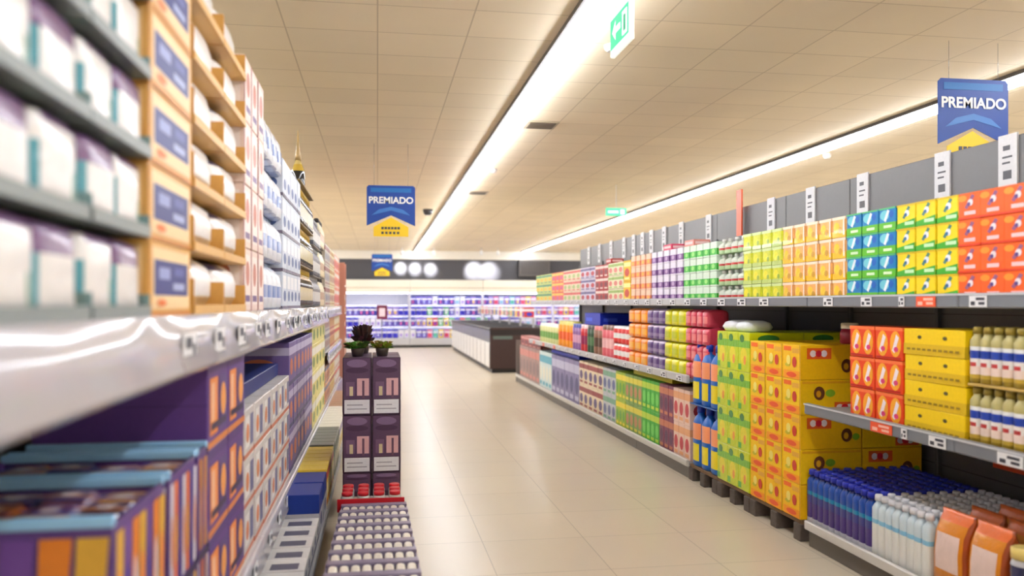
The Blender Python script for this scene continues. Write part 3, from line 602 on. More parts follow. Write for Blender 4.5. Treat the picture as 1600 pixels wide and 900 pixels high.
block('r', Spec('jar', 'jar', m.mesh('jar', 'glassy'), [('lid', k.mesh('lid', 'plastic'))]), y4, y3, 4, 1, BASEZ, .25, 2.45, 'grey jar with pale yellow lid on bottom deck', 'grey jars on the near bottom deck', deep=4, dd=.11, jit=.002)
# ------------------------------------------------------------------ LEFT, top shelf
def LY(px, X=.5): D = F * X / (CS * (VPX - px)); return (D + X * SN) / CS
XA = -.51; rh = .178
# A: teal trays with two white packs
ys = [LY(-70), LY(0) + .0, LY(135), LY(240)]
ys = [ys[3] - .40 * k for k in (3, 2, 1, 0)]
fA = lambda k: (lambda nx, ny, z: (96, 74, 112) if z > .9 else ((118, 84, 124) if (z > (.6 if k else .78) and ny > .3 and nx * (1 if k else -1) < .3) else ((74, 150, 164) if (nx < -.45 and z < .62) else ((226, 160, 96) if (k and nx > .6 and z < .5) else ((120, 160, 130) if (not k and .1 < nx < .4 and z < .35) else (232, 228, 224))))))
PA = [brick_bag('coffee_pack', 'pack', .192, .17, .162, fA(k), n=28) for k in (0, 1)]
TR = MB(); W = .39
TR.box(-W / 2, W / 2, 0, .26, 0, .012, (110, 124, 118)); TR.box(-W / 2, W / 2, -.003, .004, 0, .026, (138, 146, 144)); TR.box(-W / 2, -W / 2 + .004, 0, .26, 0, .05, (122, 156, 158)); TR.box(W / 2 - .004, W / 2, 0, .26, 0, .05, (122, 156, 158))
TR = Spec('display_tray', 'tray', TR.mesh('display_tray', 'card'))
for c in range(3):
    yc_ = (ys[c] + ys[c + 1]) / 2
    for r in range(6):
        z = LZ + r * rh; cn = ('nearest', 'middle', 'farthest')[c]
        put(TR, (XA + .004, yc_, z), LR + random.uniform(-.01, .01), joinl('grey-green card tray of white packs, left top shelf', cn + ' column', rowname(r, 6)), 'grey-green trays on the left top shelf')
        for k in range(2):
            put(PA[(r + k) % 2], (XA - .006 - random.uniform(0, .006), yc_ + (-.5 + k) * .19, z + .0125), LR, joinl('white purple-topped pack', cn + ' grey-green tray column', rowname(r, 6), ('left', 'right')[k]), 'white packs in grey-green trays')
# B: gold cartons with navy label
yB0, yB1 = LY(240), LY(306)
FB = [('r', 0, 0, 1, .06, (206, 130, 40)), ('r', .06, .1, .94, .92, (246, 214, 160)), ('r', .0, .0, .06, 1, (214, 150, 50)), ('r', .1, .28, .9, .76, (48, 56, 128)), ('r', .2, .5, .45, .66, (150, 160, 210)), ('r', .52, .36, .8, .46, (170, 180, 220)), ('r', .55, .56, .78, .68, (90, 100, 170)), ('e', .25, .18, .1, .05, (236, 120, 50))]
sp = carton('gold_carton', 'box', (yB1 - yB0) * .97, .25, rh - .002, (224, 172, 92), FB)
block('l', sp, yB0, yB1, 1, 6, LZ, rh, XA, 'gold carton with navy label on left top shelf', 'gold cartons on the left top shelf')
# C: gold trays, white bags
yC1 = LY(386)
fC = lambda nx, ny, z: (74, 70, 120) if (z > .8 and nx < -.2) else ((206, 170, 120) if (z < .3 and ny > .5) else (244, 240, 236))
W = (yC1 - yB1) / 2 * .98
m = MB(); w2, h2 = W * .485, .163
m.loft([(0, w2 * .8, .05, 4), (.012, w2 * .95, .075, 3.5), (.04, w2, .09, 3.5), (.09, w2, .092, 3.5), (.13, w2 * .97, .08, 3.5), (.152, w2 * .88, .05, 3), (h2, w2 * .7, .02, 3)], fC, 28, 0, .092)
SC = Spec('flour_bag', 'bag', m.mesh('flour_bag', 'film'))
T2 = MB(); T2.box(-W / 2, W / 2, 0, .26, 0, .012, (222, 176, 100)); T2.box(-W / 2, W / 2, -.003, .004, 0, .026, (224, 176, 100)); T2.box(-W / 2, -W / 2 + .006, 0, .26, 0, .1, (220, 166, 84)); T2.box(W / 2 - .006, W / 2, 0, .26, 0, .1, (220, 166, 84))
T2 = Spec('display_tray', 'tray', T2.mesh('display_tray', 'card'))
for c in range(2):
    Y = yB1 + (c + .5) * (yC1 - yB1) / 2
    for r in range(6):
        put(T2, (XA + .004, Y, LZ + r * rh), LR, joinl('gold card tray holding a white bag', ('near', 'far')[c] + ' column', rowname(r, 6)), 'gold trays on the left top shelf')
        put(SC, (XA - .008 - random.uniform(0, .01), Y, LZ + r * rh + .0125), LR + random.uniform(-.02, .02), joinl('rounded white bag in gold tray', ('near', 'far')[c] + ' column', rowname(r, 6)), 'white bags in gold trays')
# D, E ...
yD1 = LY(416)
sp = carton('rice_box', 'box', (yD1 - yC1) / 3 * .97, .2, .248, (240, 214, 200), [('r', .08, .1, .92, .9, (248, 232, 222)), ('r', .0, .0, .07, 1, (170, 60, 80)), ('e', .5, .6, .25, .2, (206, 130, 110)), ('r', .2, .15, .8, .25, (120, 90, 140))])
block('l', sp, yC1, yD1, 3, 4, LZ, .25, XA, 'pink and white box on left top shelf', 'pink and white boxes on the left top shelf')
yE1 = LY(445)
sp = pouch('sugar_bag', 'bag', (yE1 - yD1) / 4 * .95, .13, .235, windowed((232, 234, 240), (130, 150, 200), .25, .5, .8, (206, 216, 236), .88, (150, 160, 190), .1))
block('l', sp, yD1, yE1, 4, 4, LZ, .238, XA, 'white bag with blue patch on left top shelf', 'white bags on the left top shelf')
yE2 = LY(472)
sp = carton('tea_box', 'box', (yE2 - yE1) / 5 * .95, .15, .205, (214, 220, 232), [('r', .1, .55, .9, .9, (245, 245, 248)), ('e', .5, .35, .3, .15, (90, 110, 160)), ('r', .0, .0, 1, .08, (120, 110, 130))])
block('l', sp, yE1, yE2, 5, 4, LZ, .207, XA, 'pale blue box on left top shelf', 'pale blue boxes on the left top shelf')
yF1 = LY(492)
sp = bottle('wine_bottle', 'bottle', .085, .085, .27, lambda nx, ny, z: (46, 42, 40) if z < .15 else ((206, 190, 150) if (z < .6 and ny > -.2) else ((50, 44, 40) if z < .85 else (176, 140, 50))), (196, 158, 60), .33, .16, 'glassy', 2, 14, .36, .64)
n = 11
for r in range(3):
    tr = carton('bottle_shelf_tray', 'tray', yF1 - yE2 - .01, .2, .01, (150, 130, 90)); z_ = LZ + r * .285
    if r: put(tr, (XA, (yE2 + yF1) / 2, z_), LR, ('', 'lower', 'upper')[r] + ' thin brown sheet between the dark wine bottle tiers')
    block('l', sp, yE2, yF1, n, 1, z_ + .0105, .28, XA, 'dark gold-necked bottle, ' + ('bottom', 'middle', 'top')[r] + ' tier', 'dark gold-necked bottles', jit=.001)
# tall spire bottle on top of the tiers
m = MB(); m.loft([(0, .045, .045, 2), (.02, .05, .05, 2), (.12, .05, .05, 2), (.17, .03, .03, 2), (.2, .02, .02, 2)], bands((.4, (46, 42, 40)), (.8, (206, 170, 70)), (1, (214, 190, 120))), 14)
k = MB(); k.loft([(.2, .024, .024, 2), (.24, .02, .02, 2), (.3, .012, .012, 2), (.42, .003, .003, 2)], lambda a, b_, z: (190, 160, 110), 10)
tr = carton('top_sheet', 'sheet', yF1 - yE2 - .01, .2, .01, (150, 130, 90)); put(tr, (XA, (yE2 + yF1) / 2, LZ + 3 * .285), LR, 'thin brown sheet covering the top wine bottle tier')
o = put(Spec('decanter_bottle', 'bottle', m.mesh('b', 'glassy'), [('stopper', k.mesh('s', 'plastic'))]), (XA - .06, LY(481), LZ + 3 * .285 + .0105), LR, 'tall spired bottle standing alone above the dark wine bottles')
yG1 = LY(503); yG2 = min(LY(511), 8.3)
sp = bottle('oil_bottle', 'bottle', .11, .09, .24, bands((.2, (90, 90, 100)), (.6, (206, 202, 196)), (.9, (120, 116, 120))), (170, 168, 170), .35, .14, 'plastic', 3, 12)
for r in range(3):
    if r: put(carton('layer_sheet', 'sheet', yG1 - yF1 - .01, .2, .008, (150, 140, 130)), (XA, (yF1 + yG1) / 2, LZ + r * .25), LR, ('', 'lower', 'upper')[r] + ' card sheet between the grey oil bottle tiers')
    block('l', sp, yF1, yG1, 6, 1, LZ + r * .25 + .0085, .25, XA, 'grey oil bottle, ' + ('bottom', 'middle', 'top')[r] + ' tier', 'grey oil bottles', jit=.001)
sp = bottle('vinegar_bottle', 'bottle', .12, .09, .26, bands((.3, (226, 206, 160)), (.6, (190, 150, 110)), (.9, (232, 222, 190))), (40, 34, 34), .4, .16, 'plastic', 3, 12)
for r in range(3):
    if r: put(carton('layer_sheet', 'sheet', yG2 - yG1 - .01, .2, .008, (150, 140, 130)), (XA, (yG1 + yG2) / 2, LZ + r * .27), LR, ('', 'lower', 'upper')[r] + ' card sheet between the cream bottle tiers')
    block('l', sp, yG1, yG2, 5, 1, LZ + r * .27 + .0085, .27, XA, 'black-capped cream bottle, ' + ('bottom', 'middle', 'top')[r] + ' tier', 'black-capped cream bottles', jit=.001)
for i, (a, b_, base, a1, a2, rows, d_) in enumerate(((8.4, 9.2, (206, 196, 180), (150, 90, 80), (120, 120, 140), 3, 'beige box'), (9.2, 10.2, (226, 216, 170), (190, 140, 60), (160, 60, 60), 3, 'straw yellow box'), (10.2, 11.5, (232, 140, 110), (226, 214, 200), (200, 60, 50), 3, 'salmon box'))):
    n = 4; block('l', tall('grocery_box', (b_ - a) / n * .95, .208, base, a1, a2, 'box'), a, b_, n, rows, LZ, .21, XA, d_ + ' on far left top shelf', 'boxes on the far left top shelf')
    for s_, z_ in (('middle', .9), ('lower', .385)):
        base2 = [(190, 186, 176), (206, 150, 110), (214, 196, 130)][(i + (s_ == 'lower')) % 3]
        block('l', tall('grocery_box', (b_ - a) / n * .95, .188, base2, a2, a1, 'box'), a, b_, n, 2, z_, .19, XA, ('stone', 'tan', 'sand')[(i + (s_ == 'lower')) % 3] + ' box beside the ' + ['beige', 'straw', 'salmon'][i] + ' column, ' + s_ + ' far left shelf', 'boxes on the lower far left shelves')
# ------------------------------------------------------------------ LEFT, middle shelf
def open_carton(y0, y1, h, label, seed):
    w = y1 - y0; random.seed(seed); t = thing('open_carton', (XA, (y0 + y1) / 2, LMZ), label, 'carton', 'open cartons with light blue rims', LR)
    m = MB(); d = .5; T = .006; base = (92, 62, 130)
    for (a, b_, c, e) in ((-w / 2, w / 2, 0, T), (-w / 2, w / 2, d - T, d), (-w / 2, -w / 2 + T, T, d - T), (w / 2 - T, w / 2, T, d - T)): m.box(a, b_, c, e, 0, h, base)
    m.box(-w / 2 + T, w / 2 - T, T, d - T, 0, T, base)
    r = (-w / 2, w / 2, 0, d, 0, h)
    it = []
    cols = [(226, 130, 40), (60, 50, 150), (220, 170, 60), (214, 206, 220), (110, 70, 150), (236, 120, 70)]
    it.append(('r', 0, .0, 1, .05, (120, 90, 60)))
    for i in range(7):
        u = .04 + i * .135; it.append(('p', [(u, .06), (u + .1, .06), (u + .13, .44), (u + .03, .44)], cols[(i + seed) % 6])); it.append(('p', [(u, .5), (u + .1, .5), (u + .14, .96), (u + .02, .96)], cols[(i * 2 + 1 + seed) % 6])); it.append(('e', u + .07, .7, .03, .12, cols[(i * 2 + 4 + seed) % 6]))
    it.append(('r', 0, .455, 1, .485, (50, 40, 70)))
    m.decals('F', r, it, .0004); m.decals('L', r, it, .0004); m.decals('R', r, it, .0004)
    p_ = bpy.data.objects.new('carton_body', m.mesh('carton_body', 'card')); COL.objects.link(p_); p_.parent = t
    m = MB(); q_ = .018
    m.box(-w / 2 - .005, -w / 2 + .012, -.003, d + .003, h - .006, h + q_, (150, 200, 236), .004); m.box(w / 2 - .012, w / 2 + .005, -.003, d + .003, h - .006, h + q_, (150, 200, 236), .004)
    m.box(-w / 2 + .012, w / 2 - .012, -.002, .006, h, h + .004, (80, 56, 116))
    p_ = bpy.data.objects.new('rim', m.mesh('rim', 'plastic')); COL.objects.link(p_); p_.parent = t; p_['label'] = 'light blue rim'
    random.seed(seed + 50)
    # bags standing inside, tops just under the rim
    k = 0; nx_ = max(1, int(w / .12)); ny_ = 4; dk_ = [(176, 96, 50), (70, 50, 110), (110, 66, 60), (214, 150, 60), (50, 50, 140), (130, 90, 110)]
    for i in range(nx_):
        for j in range(ny_):
            col = cols[(i + j * 2 + seed) % 6]
            bw = (w - .03) / nx_ * .97; tp = [('p', [(-.0 + q * .25, 0), (.12 + q * .25, 0), (.25 + q * .25, 1), (.13 + q * .25, 1)], c_) for q, c_ in enumerate((dk_[(i + j + 1) % 6], (230, 150, 80) if (i + j) % 2 else (60, 60, 170), dk_[(i + j * 2 + 3) % 6]))]
            s_ = carton('snack_bag', 'bag', bw, .112, h - .012 - .004 * ((i + j) % 3), dk_[(i + j * 2 + seed) % 6], [('r', 0, .8, 1, .95, cols[(i + j) % 6])], None, tp + [('e', .5, .5, .16, .2, (214, 196, 190))], 'film', .016)
            put(s_, (XA - .012 - j * .115, (y0 + y1) / 2 + (-(nx_ - 1) / 2 + i) * (w - .03) / nx_, LMZ + .0065), LR,
                joinl('colourful bag inside the ' + label.split(' blue-rimmed')[0].split()[0] + ' blue-rimmed carton', colname(i, nx_), ('front', 'second deep', 'third deep', 'back')[j]), 'bags in the blue-rimmed cartons')
hC = .965 - LMZ - .012
open_carton(LY(185), LY(185) + .385, hC, 'nearest blue-rimmed open carton of snack bags, left middle shelf', 1)
open_carton(LY(270), LY(270) + .30, hC, 'middle blue-rimmed open carton of snack bags, left middle shelf', 2)
open_carton(LY(314), LY(314) + .13, hC, 'farthest blue-rimmed open carton of snack bags, left middle shelf', 3)
random.seed(21)
# purple tall cartons
yP0, yP1 = LY(331), LY(386)
FP = [('r', 0, .88, 1, 1, (84, 56, 120)), ('r', 0, .0, 1, .08, (214, 130, 70)), ('r', .08, .14, .46, .8, (232, 140, 70)), ('r', .14, .3, .3, .74, (240, 190, 150)), ('r', .54, .14, .92, .8, (90, 70, 130)), ('e', .73, .5, .14, .2, (236, 160, 80)), ('r', .12, .2, .88, .28, (60, 46, 80))]
sp = carton('purple_carton', 'box', (yP1 - yP0) / 2 * .98, .5, .272, (96, 62, 134), FP, [('r', 0, 0, 1, .04, (60, 40, 90)), ('r', 0, .5, 1, .52, (84, 54, 122))])
block('l', sp, yP0, yP1, 2, 3, LMZ, .274, XA, 'purple and orange carton on left middle shelf', 'purple cartons on the left middle shelf')
yQ1 = LY(455)
sp = carton('biscuit_box', 'box', (yQ1 - yP1) / 6 * .95, .4, .192, (206, 200, 196), [('r', 0, .0, 1, .1, (200, 120, 90)), ('r', .1, .2, .5, .85, (236, 232, 228)), ('r', .58, .2, .9, .85, (110, 110, 150)), ('e', .3, .5, .15, .2, (214, 130, 80))])
block('l', sp, yP1, yQ1, 6, 3, LMZ, .194, XA, 'grey and white box on left middle shelf', 'grey and white boxes on the left middle shelf')
sp = carton('flat_tray', 'tray', (yQ1 - yP1) * .95, .42, .07, (20, 40, 110), []); put(sp, (XA - .06, (yP1 + yQ1) / 2, LMZ + .583), LR, 'flat navy tray lying on the grey and white boxes')
yR1 = LY(490)
sp = carton('tall_box', 'box', (yR1 - yQ1) / 7 * .94, .35, .255, (110, 90, 150), [('r', 0, .7, 1, .88, (190, 180, 210)), ('e', .5, .42, .3, .2, (206, 120, 80)), ('r', 0, 0, 1, .1, (60, 60, 110))])
block('l', sp, yQ1, yR1, 7, 3, LMZ, .257, XA, 'violet box on left middle shelf', 'violet boxes on the left middle shelf')
sp = carton('tall_box', 'box', (8.3 - yR1) / 4 * .94, .35, .22, (226, 214, 130), [('r', 0, .6, 1, .88, (240, 236, 220)), ('e', .5, .35, .3, .2, (120, 140, 70))])
block('l', sp, yR1, 8.3, 4, 4, LMZ, .222, XA, 'pale yellow box on left middle shelf', 'pale yellow boxes on the left middle shelf')
# ------------------------------------------------------------------ LEFT, base deck (deeper)
XB = -.31
sp = carton('white_pack', 'pack', .17, .3, .11, (216, 214, 212), [('r', .0, .1, 1, .3, (120, 120, 140)), ('e', .4, .6, .2, .2, (80, 90, 130))], None, [('r', .1, .1, .6, .5, (90, 90, 110)), ('r', .1, .6, .9, .8, (240, 240, 240))])
block('l', sp, 2.6, 4.6, 11, 1, LBZ, .11, XB, 'white pack on left base deck', 'white packs on the left base deck', gap=.9)
sp = carton('blue_box', 'box', .3, .34, .23, (16, 50, 140), [('r', 0, 0, 1, .55, (190, 190, 200)), ('e', .5, .3, .2, .15, (60, 70, 120))])
block('l', sp, 4.6, 5.25, 2, 1, LBZ, .2, XB, 'navy-topped box on left base deck', 'navy-topped boxes on the left base deck')
for i, (a, b_, n, base, a1, a2, h, d_) in enumerate(((5.25, 6.1, 6, (230, 200, 70), (200, 60, 50), (250, 240, 200), .24, 'yellow pack'), (6.1, 7, 6, (120, 126, 120), (60, 80, 70), (200, 196, 170), .25, 'grey green pack'),
      (7, 8.4, 8, (236, 232, 222), (160, 150, 190), (220, 190, 90), .25, 'cream pack'), (8.4, 9.9, 8, (190, 150, 120), (220, 214, 200), (130, 70, 60), .25, 'tan pack'), (9.9, 11.5, 8, (150, 140, 170), (200, 190, 210), (90, 70, 120), .25, 'mauve pack'))):
    block('l', tall('snack_pack', (b_ - a) / n * .95, h, base, a1, a2), a, b_, n, 1, LBZ, h, XB, d_ + ' on left base deck', 'packs on the left base deck')
# ------------------------------------------------------------------ aisle displays
yS = at(600, 700, 5.4)[1]
xs0, xs1 = -.225, .15; cxs = (xs0 + xs1) / 2
pallet(yS, yS + .6, xs0, xs1, 'small pallet under the dark bottle cartons in the aisle')
cw = (xs1 - xs0) / 2
FD = [('r', .04, .28, .96, .99, (92, 66, 96)), ('e', .5, .9, .36, .07, (130, 104, 140)), ('e', .5, .78, .4, .05, (74, 48, 78)), ('r', .5, .34, .92, .64, (222, 176, 180)), ('r', .68, .3, .76, .6, (110, 78, 100)), ('r', .12, .34, .42, .58, (120, 90, 122)), ('r', .24, .34, .36, .5, (214, 200, 160)), ('r', .06, .03, .94, .27, (232, 234, 238)), ('r', .15, .1, .85, .12, (170, 170, 180)), ('r', .15, .17, .7, .19, (170, 170, 180))]
sp = carton('dark_carton', 'carton', cw * .97, .29, .372, (66, 42, 66), FD, FD, [('r', .1, .1, .9, .9, (84, 60, 88))])
sh = carton('short_carton', 'carton', cw * .97, .29, .16, (58, 34, 56), FD[:3], FD[:3])
for c in range(2):
    for q_ in range(2):
        X = xs0 + cw * (c + .5); Y = yS + q_ * .3; nm = ('left', 'right')[c] + ' column ' + ('front', 'back')[q_]
        put(sh, (X, Y, .1265), 0, 'short dark carton at the aisle stack bottom, ' + nm, 'dark cartons stacked in the aisle')
        for r in range(2): put(sp, (X, Y, .288 + r * .374), 0, ('middle', 'top')[r] + ' dark purple carton in aisle stack, ' + nm, 'dark cartons stacked in the aisle')
# plants on the stack
def plant(x, y, z, label, leafc, h, n, spread, pot=(70, 60, 54), seed=0):
    random.seed(seed); t = thing('potted_plant', (x, y, z), label, 'plant', None)
    m = MB(); m.loft([(0, .035, .035, 2), (.05, .045, .045, 2), (.055, .042, .042, 2)], lambda a, b_, zz: pot, 14, x, y, z); part(t, 'pot', m, 'plastic')
    m = MB()
    for i in range(n):
        a = random.uniform(0, 6.28); r = random.uniform(.2, 1) * spread; hz = z + .05 + random.uniform(.2, 1) * h; bx, by = x + .02 * math.cos(a), y + .02 * math.sin(a)
        tx, ty = x + r * math.cos(a), y + r * math.sin(a) * .8; px_, py_ = -math.sin(a) * .018, math.cos(a) * .018
        mx_, my_, mz_ = (bx * .4 + tx * .6), (by * .4 + ty * .6), z + .05 + (hz - z - .05) * .85
        c = tuple(min(255, max(0, int(v * random.uniform(.75, 1.25)))) for v in leafc)
        m.poly([(bx, by, z + .05), (mx_ + px_, my_ + py_, mz_), (tx, ty, hz - .01)], c); m.poly([(bx, by, z + .05), (tx, ty, hz - .01), (mx_ - px_, my_ - py_, mz_ + .004)], c)
    part(t, 'leaves', m, 'leaf')
zt = .288 + 2 * .374 - .002
plant(-.13, yS + .12, zt, 'low green potted plant on the dark carton stack, left of two', (80, 110, 40), .06, 90, .1, seed=1)
plant(.03, yS + .14, zt, 'low yellow-green potted plant on the dark carton stack, right of two', (120, 130, 40), .06, 90, .09, seed=2)
plant(-.1, yS + .45, zt, 'dark brown leafy potted plant at the back of the dark stack', (60, 36, 34), .17, 120, .1, seed=3)
random.seed(5)
# trays of slim white packs in front of the dark stack, a little higher towards the camera
x0, x1 = -.205, .165
def white_tray(y0, z, d):
    m = MB(); c = (132, 124, 148); T = .05
    m.box(x0, x1, y0 + T, y0 + d - T, z, z + .01, c); m.box(x0, x1, y0, y0 + T, z, z + .064, c, .003); m.box(x0, x1, y0 + d - T, y0 + d, z, z + .064, c, .003)
    m.box(x0, x0 + .006, y0 + T, y0 + d - T, z, z + .05, c); m.box(x1 - .006, x1, y0 + T, y0 + d - T, z, z + .05, c)
    return m
m = MB(); m.loft([(0, .016, .044, 4), (.01, .019, .048, 4), (.05, .019, .048, 4), (.064, .017, .044, 4), (.07, .012, .036, 3)], lambda a, b_, z: (240, 236, 222), 16)
m.v = [(a, b_, c * .72) for a, b_, c in m.v]
POT = Spec('slim_pack', 'pack', m.mesh('slim_pack', 'film'))
NT = 9; PD = .205
for i in range(NT):
    y0 = 3.02 + i * PD; z = .30 - i * .016; wh = ORD[i + 1] + ' from the camera'
    m = MB(); m.box(x0 + .005, x1 - .005, y0 + .001, y0 + PD - .002, 0, z - .001, (176, 172, 178), .003); m.decals('F', (x0 + .005, x1 - .005, y0 + .001, y0 + PD, 0, z - .001), [('r', .05, .2, .95, .8, (150, 146, 156))])
    solo('plinth_box', m, 'card', 'grey plinth box in the aisle display, ' + wh, 'box', 'plinth boxes of the aisle display')
    solo('pack_tray', white_tray(y0, z, PD - .003), 'plastic', 'grey tray of slim white packs in the aisle, ' + wh, 'tray', 'grey trays in the aisle')
    for c in range(8):
        put(POT, (x0 + .008 + (x1 - x0 - .016) * (c + .5) / 8, y0 + PD / 2, z + .0102), 0, joinl('slim white pack', ORD[i + 1] + ' aisle tray from camera', colname(c, 8)), 'slim white packs in the aisle trays')
# red-fronted tray with red-lidded jars
yr = 3.02 + NT * PD + .01
t = thing('red_tray', (cxs, yr, 0), 'red fronted tray of jars before the dark carton stack', 'tray')
m = MB(); m.box(xs0, xs1, yr, yr + .32, 0, .2, (206, 200, 196), .004); part(t, 'base', m, 'card')
m = MB(); m.box(xs0 - .004, xs1 + .004, yr - .008, yr, .185, .26, (196, 20, 34), .002); part(t, 'front_panel', m, 'plastic', 'bright red front panel')
m = MB(); r2 = .036
m.loft([(0, r2 * .95, r2 * .95, 2), (.01, r2, r2, 2), (.055, r2, r2, 2), (.065, r2 * .85, r2 * .85, 2)], lambda a, b_, z: (206, 210, 206), 14)
k = MB(); k.loft([(.065, r2 * .9, r2 * .9, 2), (.082, r2 * .9, r2 * .9, 2), (.085, r2 * .8, r2 * .8, 2)], lambda a, b_, z: (206, 30, 44), 14)
J = Spec('jar', 'jar', m.mesh('jar', 'glassy'), [('lid', k.mesh('lid', 'plastic'))])
for c in range(4):
    for q_ in range(3): put(J, (xs0 + .05 + c * .0917, yr + .06 + q_ * .1, .2005), 0, joinl('red-lidded jar in the red fronted tray', colname(c, 4), ('front row', 'middle row', 'back row')[q_]), 'red-lidded jars')
# ------------------------------------------------------------------ back of the store: chiller cabinets
YC = 26.2
palette = [(60, 50, 200), (90, 60, 190), (226, 226, 240), (40, 40, 170), (190, 200, 236), (150, 120, 210), (214, 110, 160), (120, 190, 210), (240, 210, 80), (220, 60, 70), (80, 180, 120)]
xu = -3.6
names = ['leftmost', 'second', 'third', 'fourth', 'fifth']
CH = [('chilled_pack', carton('chilled_pack', 'pack', .15, .12, h, c, [('r', 0, .6, 1, .8, (240, 240, 246)), ('e', .5, .35, .25, .2, palette[(i + 3) % 11])])) for i, c in enumerate(palette) for h in (.26,)]
for u in range(5):
    x0, x1 = xu + u * 2.3, xu + (u + 1) * 2.3 - .01
    t = thing('chiller_cabinet', ((x0 + x1) / 2, YC + .4, 0), 'open lit chiller cabinet on the back wall, ' + names[u] + (' from left' if u else ''), 'refrigerator', 'chiller cabinets on the back wall')
    m = MB(); m.box(x0, x1, YC, YC + .9, .08, .3, (196, 196, 200), .01); m.box(x0, x1, YC + .04, YC + .9, 0, .08, (50, 52, 50)); part(t, 'base', m, 'metal')
    m = MB(); m.box(x0, x1, YC + .8, YC + .9, .3, 1.72, (232, 234, 246)); part(t, 'back_liner', m, 'chill')
    for xq in (x0, x1 - .03): m = MB(); m.box(xq, xq + .03, YC + .05, YC + .8, .3, 1.72, (226, 226, 236), .004); part(t, 'side_panel', m, 'chill')
    m = MB(); m.box(x0, x1, YC - .02, YC + .9, 1.72, 2.12, (240, 234, 218), .01); m.box(x0, x1, YC - .024, YC - .02, 1.86, 1.885, (196, 180, 150)); part(t, 'canopy', m, 'metal', 'cream canopy above the opening')
    m = MB(); m.box(x0 + .04, x1 - .04, YC + .02, YC + .08, 1.69, 1.72, (225, 225, 255)); part(t, 'lamp', m, 'fridge_lamp', 'cool white tube')
    for j, z in enumerate((.66, 1.0, 1.34)):
        m = MB(); m.box(x0 + .03, x1 - .03, YC + .2, YC + .8, z - .02, z, (226, 228, 236), .003); s_ = part(t, 'shelf', m, 'chill')
        m = MB(); m.box(x0 + .03, x1 - .03, YC + .185, YC + .2, z - .035, z + .01, (214, 214, 230)); sub(t, s_, 'price_rail', m, 'plastic')
        m = MB(); m.box(x0 + .05, x1 - .05, YC + .21, YC + .235, z - .04, z - .0205, (225, 225, 255)); sub(t, s_, 'lamp', m, 'fridge_lamp')
    for j, (z, yy_) in enumerate(((.3, .06), (.66, .22), (1.0, .22), (1.34, .22))):
        n = 13
        for c in range(n):
            X = x0 + .1 + c * (2.3 - .2) / (n - 1)
            if not -1.2 < X < 6.6 or (j == 3 and X < 1.0): continue
            idx = (0, 3, 1, 0, 2, 1, 3, 5, 0)[(int((X + 7) * 1.7) + j * 2) % 9] if X < 1.6 else (int((X + 9) * 1.6) + j * 2 + c % 3) % 11
            put(CH[idx][1], (X, YC + yy_, z + .001), random.uniform(-.02, .02), joinl('chilled pack in ' + names[u] + ' chiller', ('lowest', 'second', 'third', 'top')[j] + ' shelf', colname(c, n)), 'chilled packs on the back wall')
# spot lights washing the dark fascia
for i, (px, e) in enumerate(((628, 26), (652, 26), (678, 26), (752, 34), (778, 34))):
    x, y, z = at(px, 404, 24.9); lab = 'small white spotlight in front of the dark fascia, ' + ('leftmost', 'second from left', 'middle', 'second from right', 'rightmost')[i]
    t = thing('spotlight', (x, y, ZC), lab, 'light', 'spotlights before the fascia')
    m = MB(); m.tube((x, y, ZC), (x, y, ZC - .1), .01, (230, 230, 230)); m.loft([(0, .04, .04, 2), (.13, .05, .05, 2)], lambda a, b_, zz: (240, 240, 240), 14, x, y, ZC - .22); part(t, 'housing', m, 'metal')
    ld = bpy.data.lights.new('spot_lamp', 'SPOT'); ld.energy = e * 22; ld.spot_size = math.radians(20 if i < 3 else 26); ld.spot_blend = 1.0; ld.shadow_soft_size = .04; ld.color = (1, .97, 1)
    lo = bpy.data.objects.new('spot_lamp', ld); COL.objects.link(lo); lo.location = (0, .05, -.24)
    lo.rotation_euler = (math.radians(76), 0, 0); lo.parent = t
x, y, z = at(840, 405, 26.2); y = YB - .8
m = MB(); m.box(x - .5, x + .5, y - .25, y, z - .52, z, (96, 92, 92), .01)
for i in range(6): m.box(x - .45, x + .45, y - .258, y - .25, z - .46 + i * .07, z - .43 + i * .07, (60, 58, 58))
solo('air_unit', m, 'metal', 'dark grey slatted air unit on the fascia right of the spotlights', 'air unit')
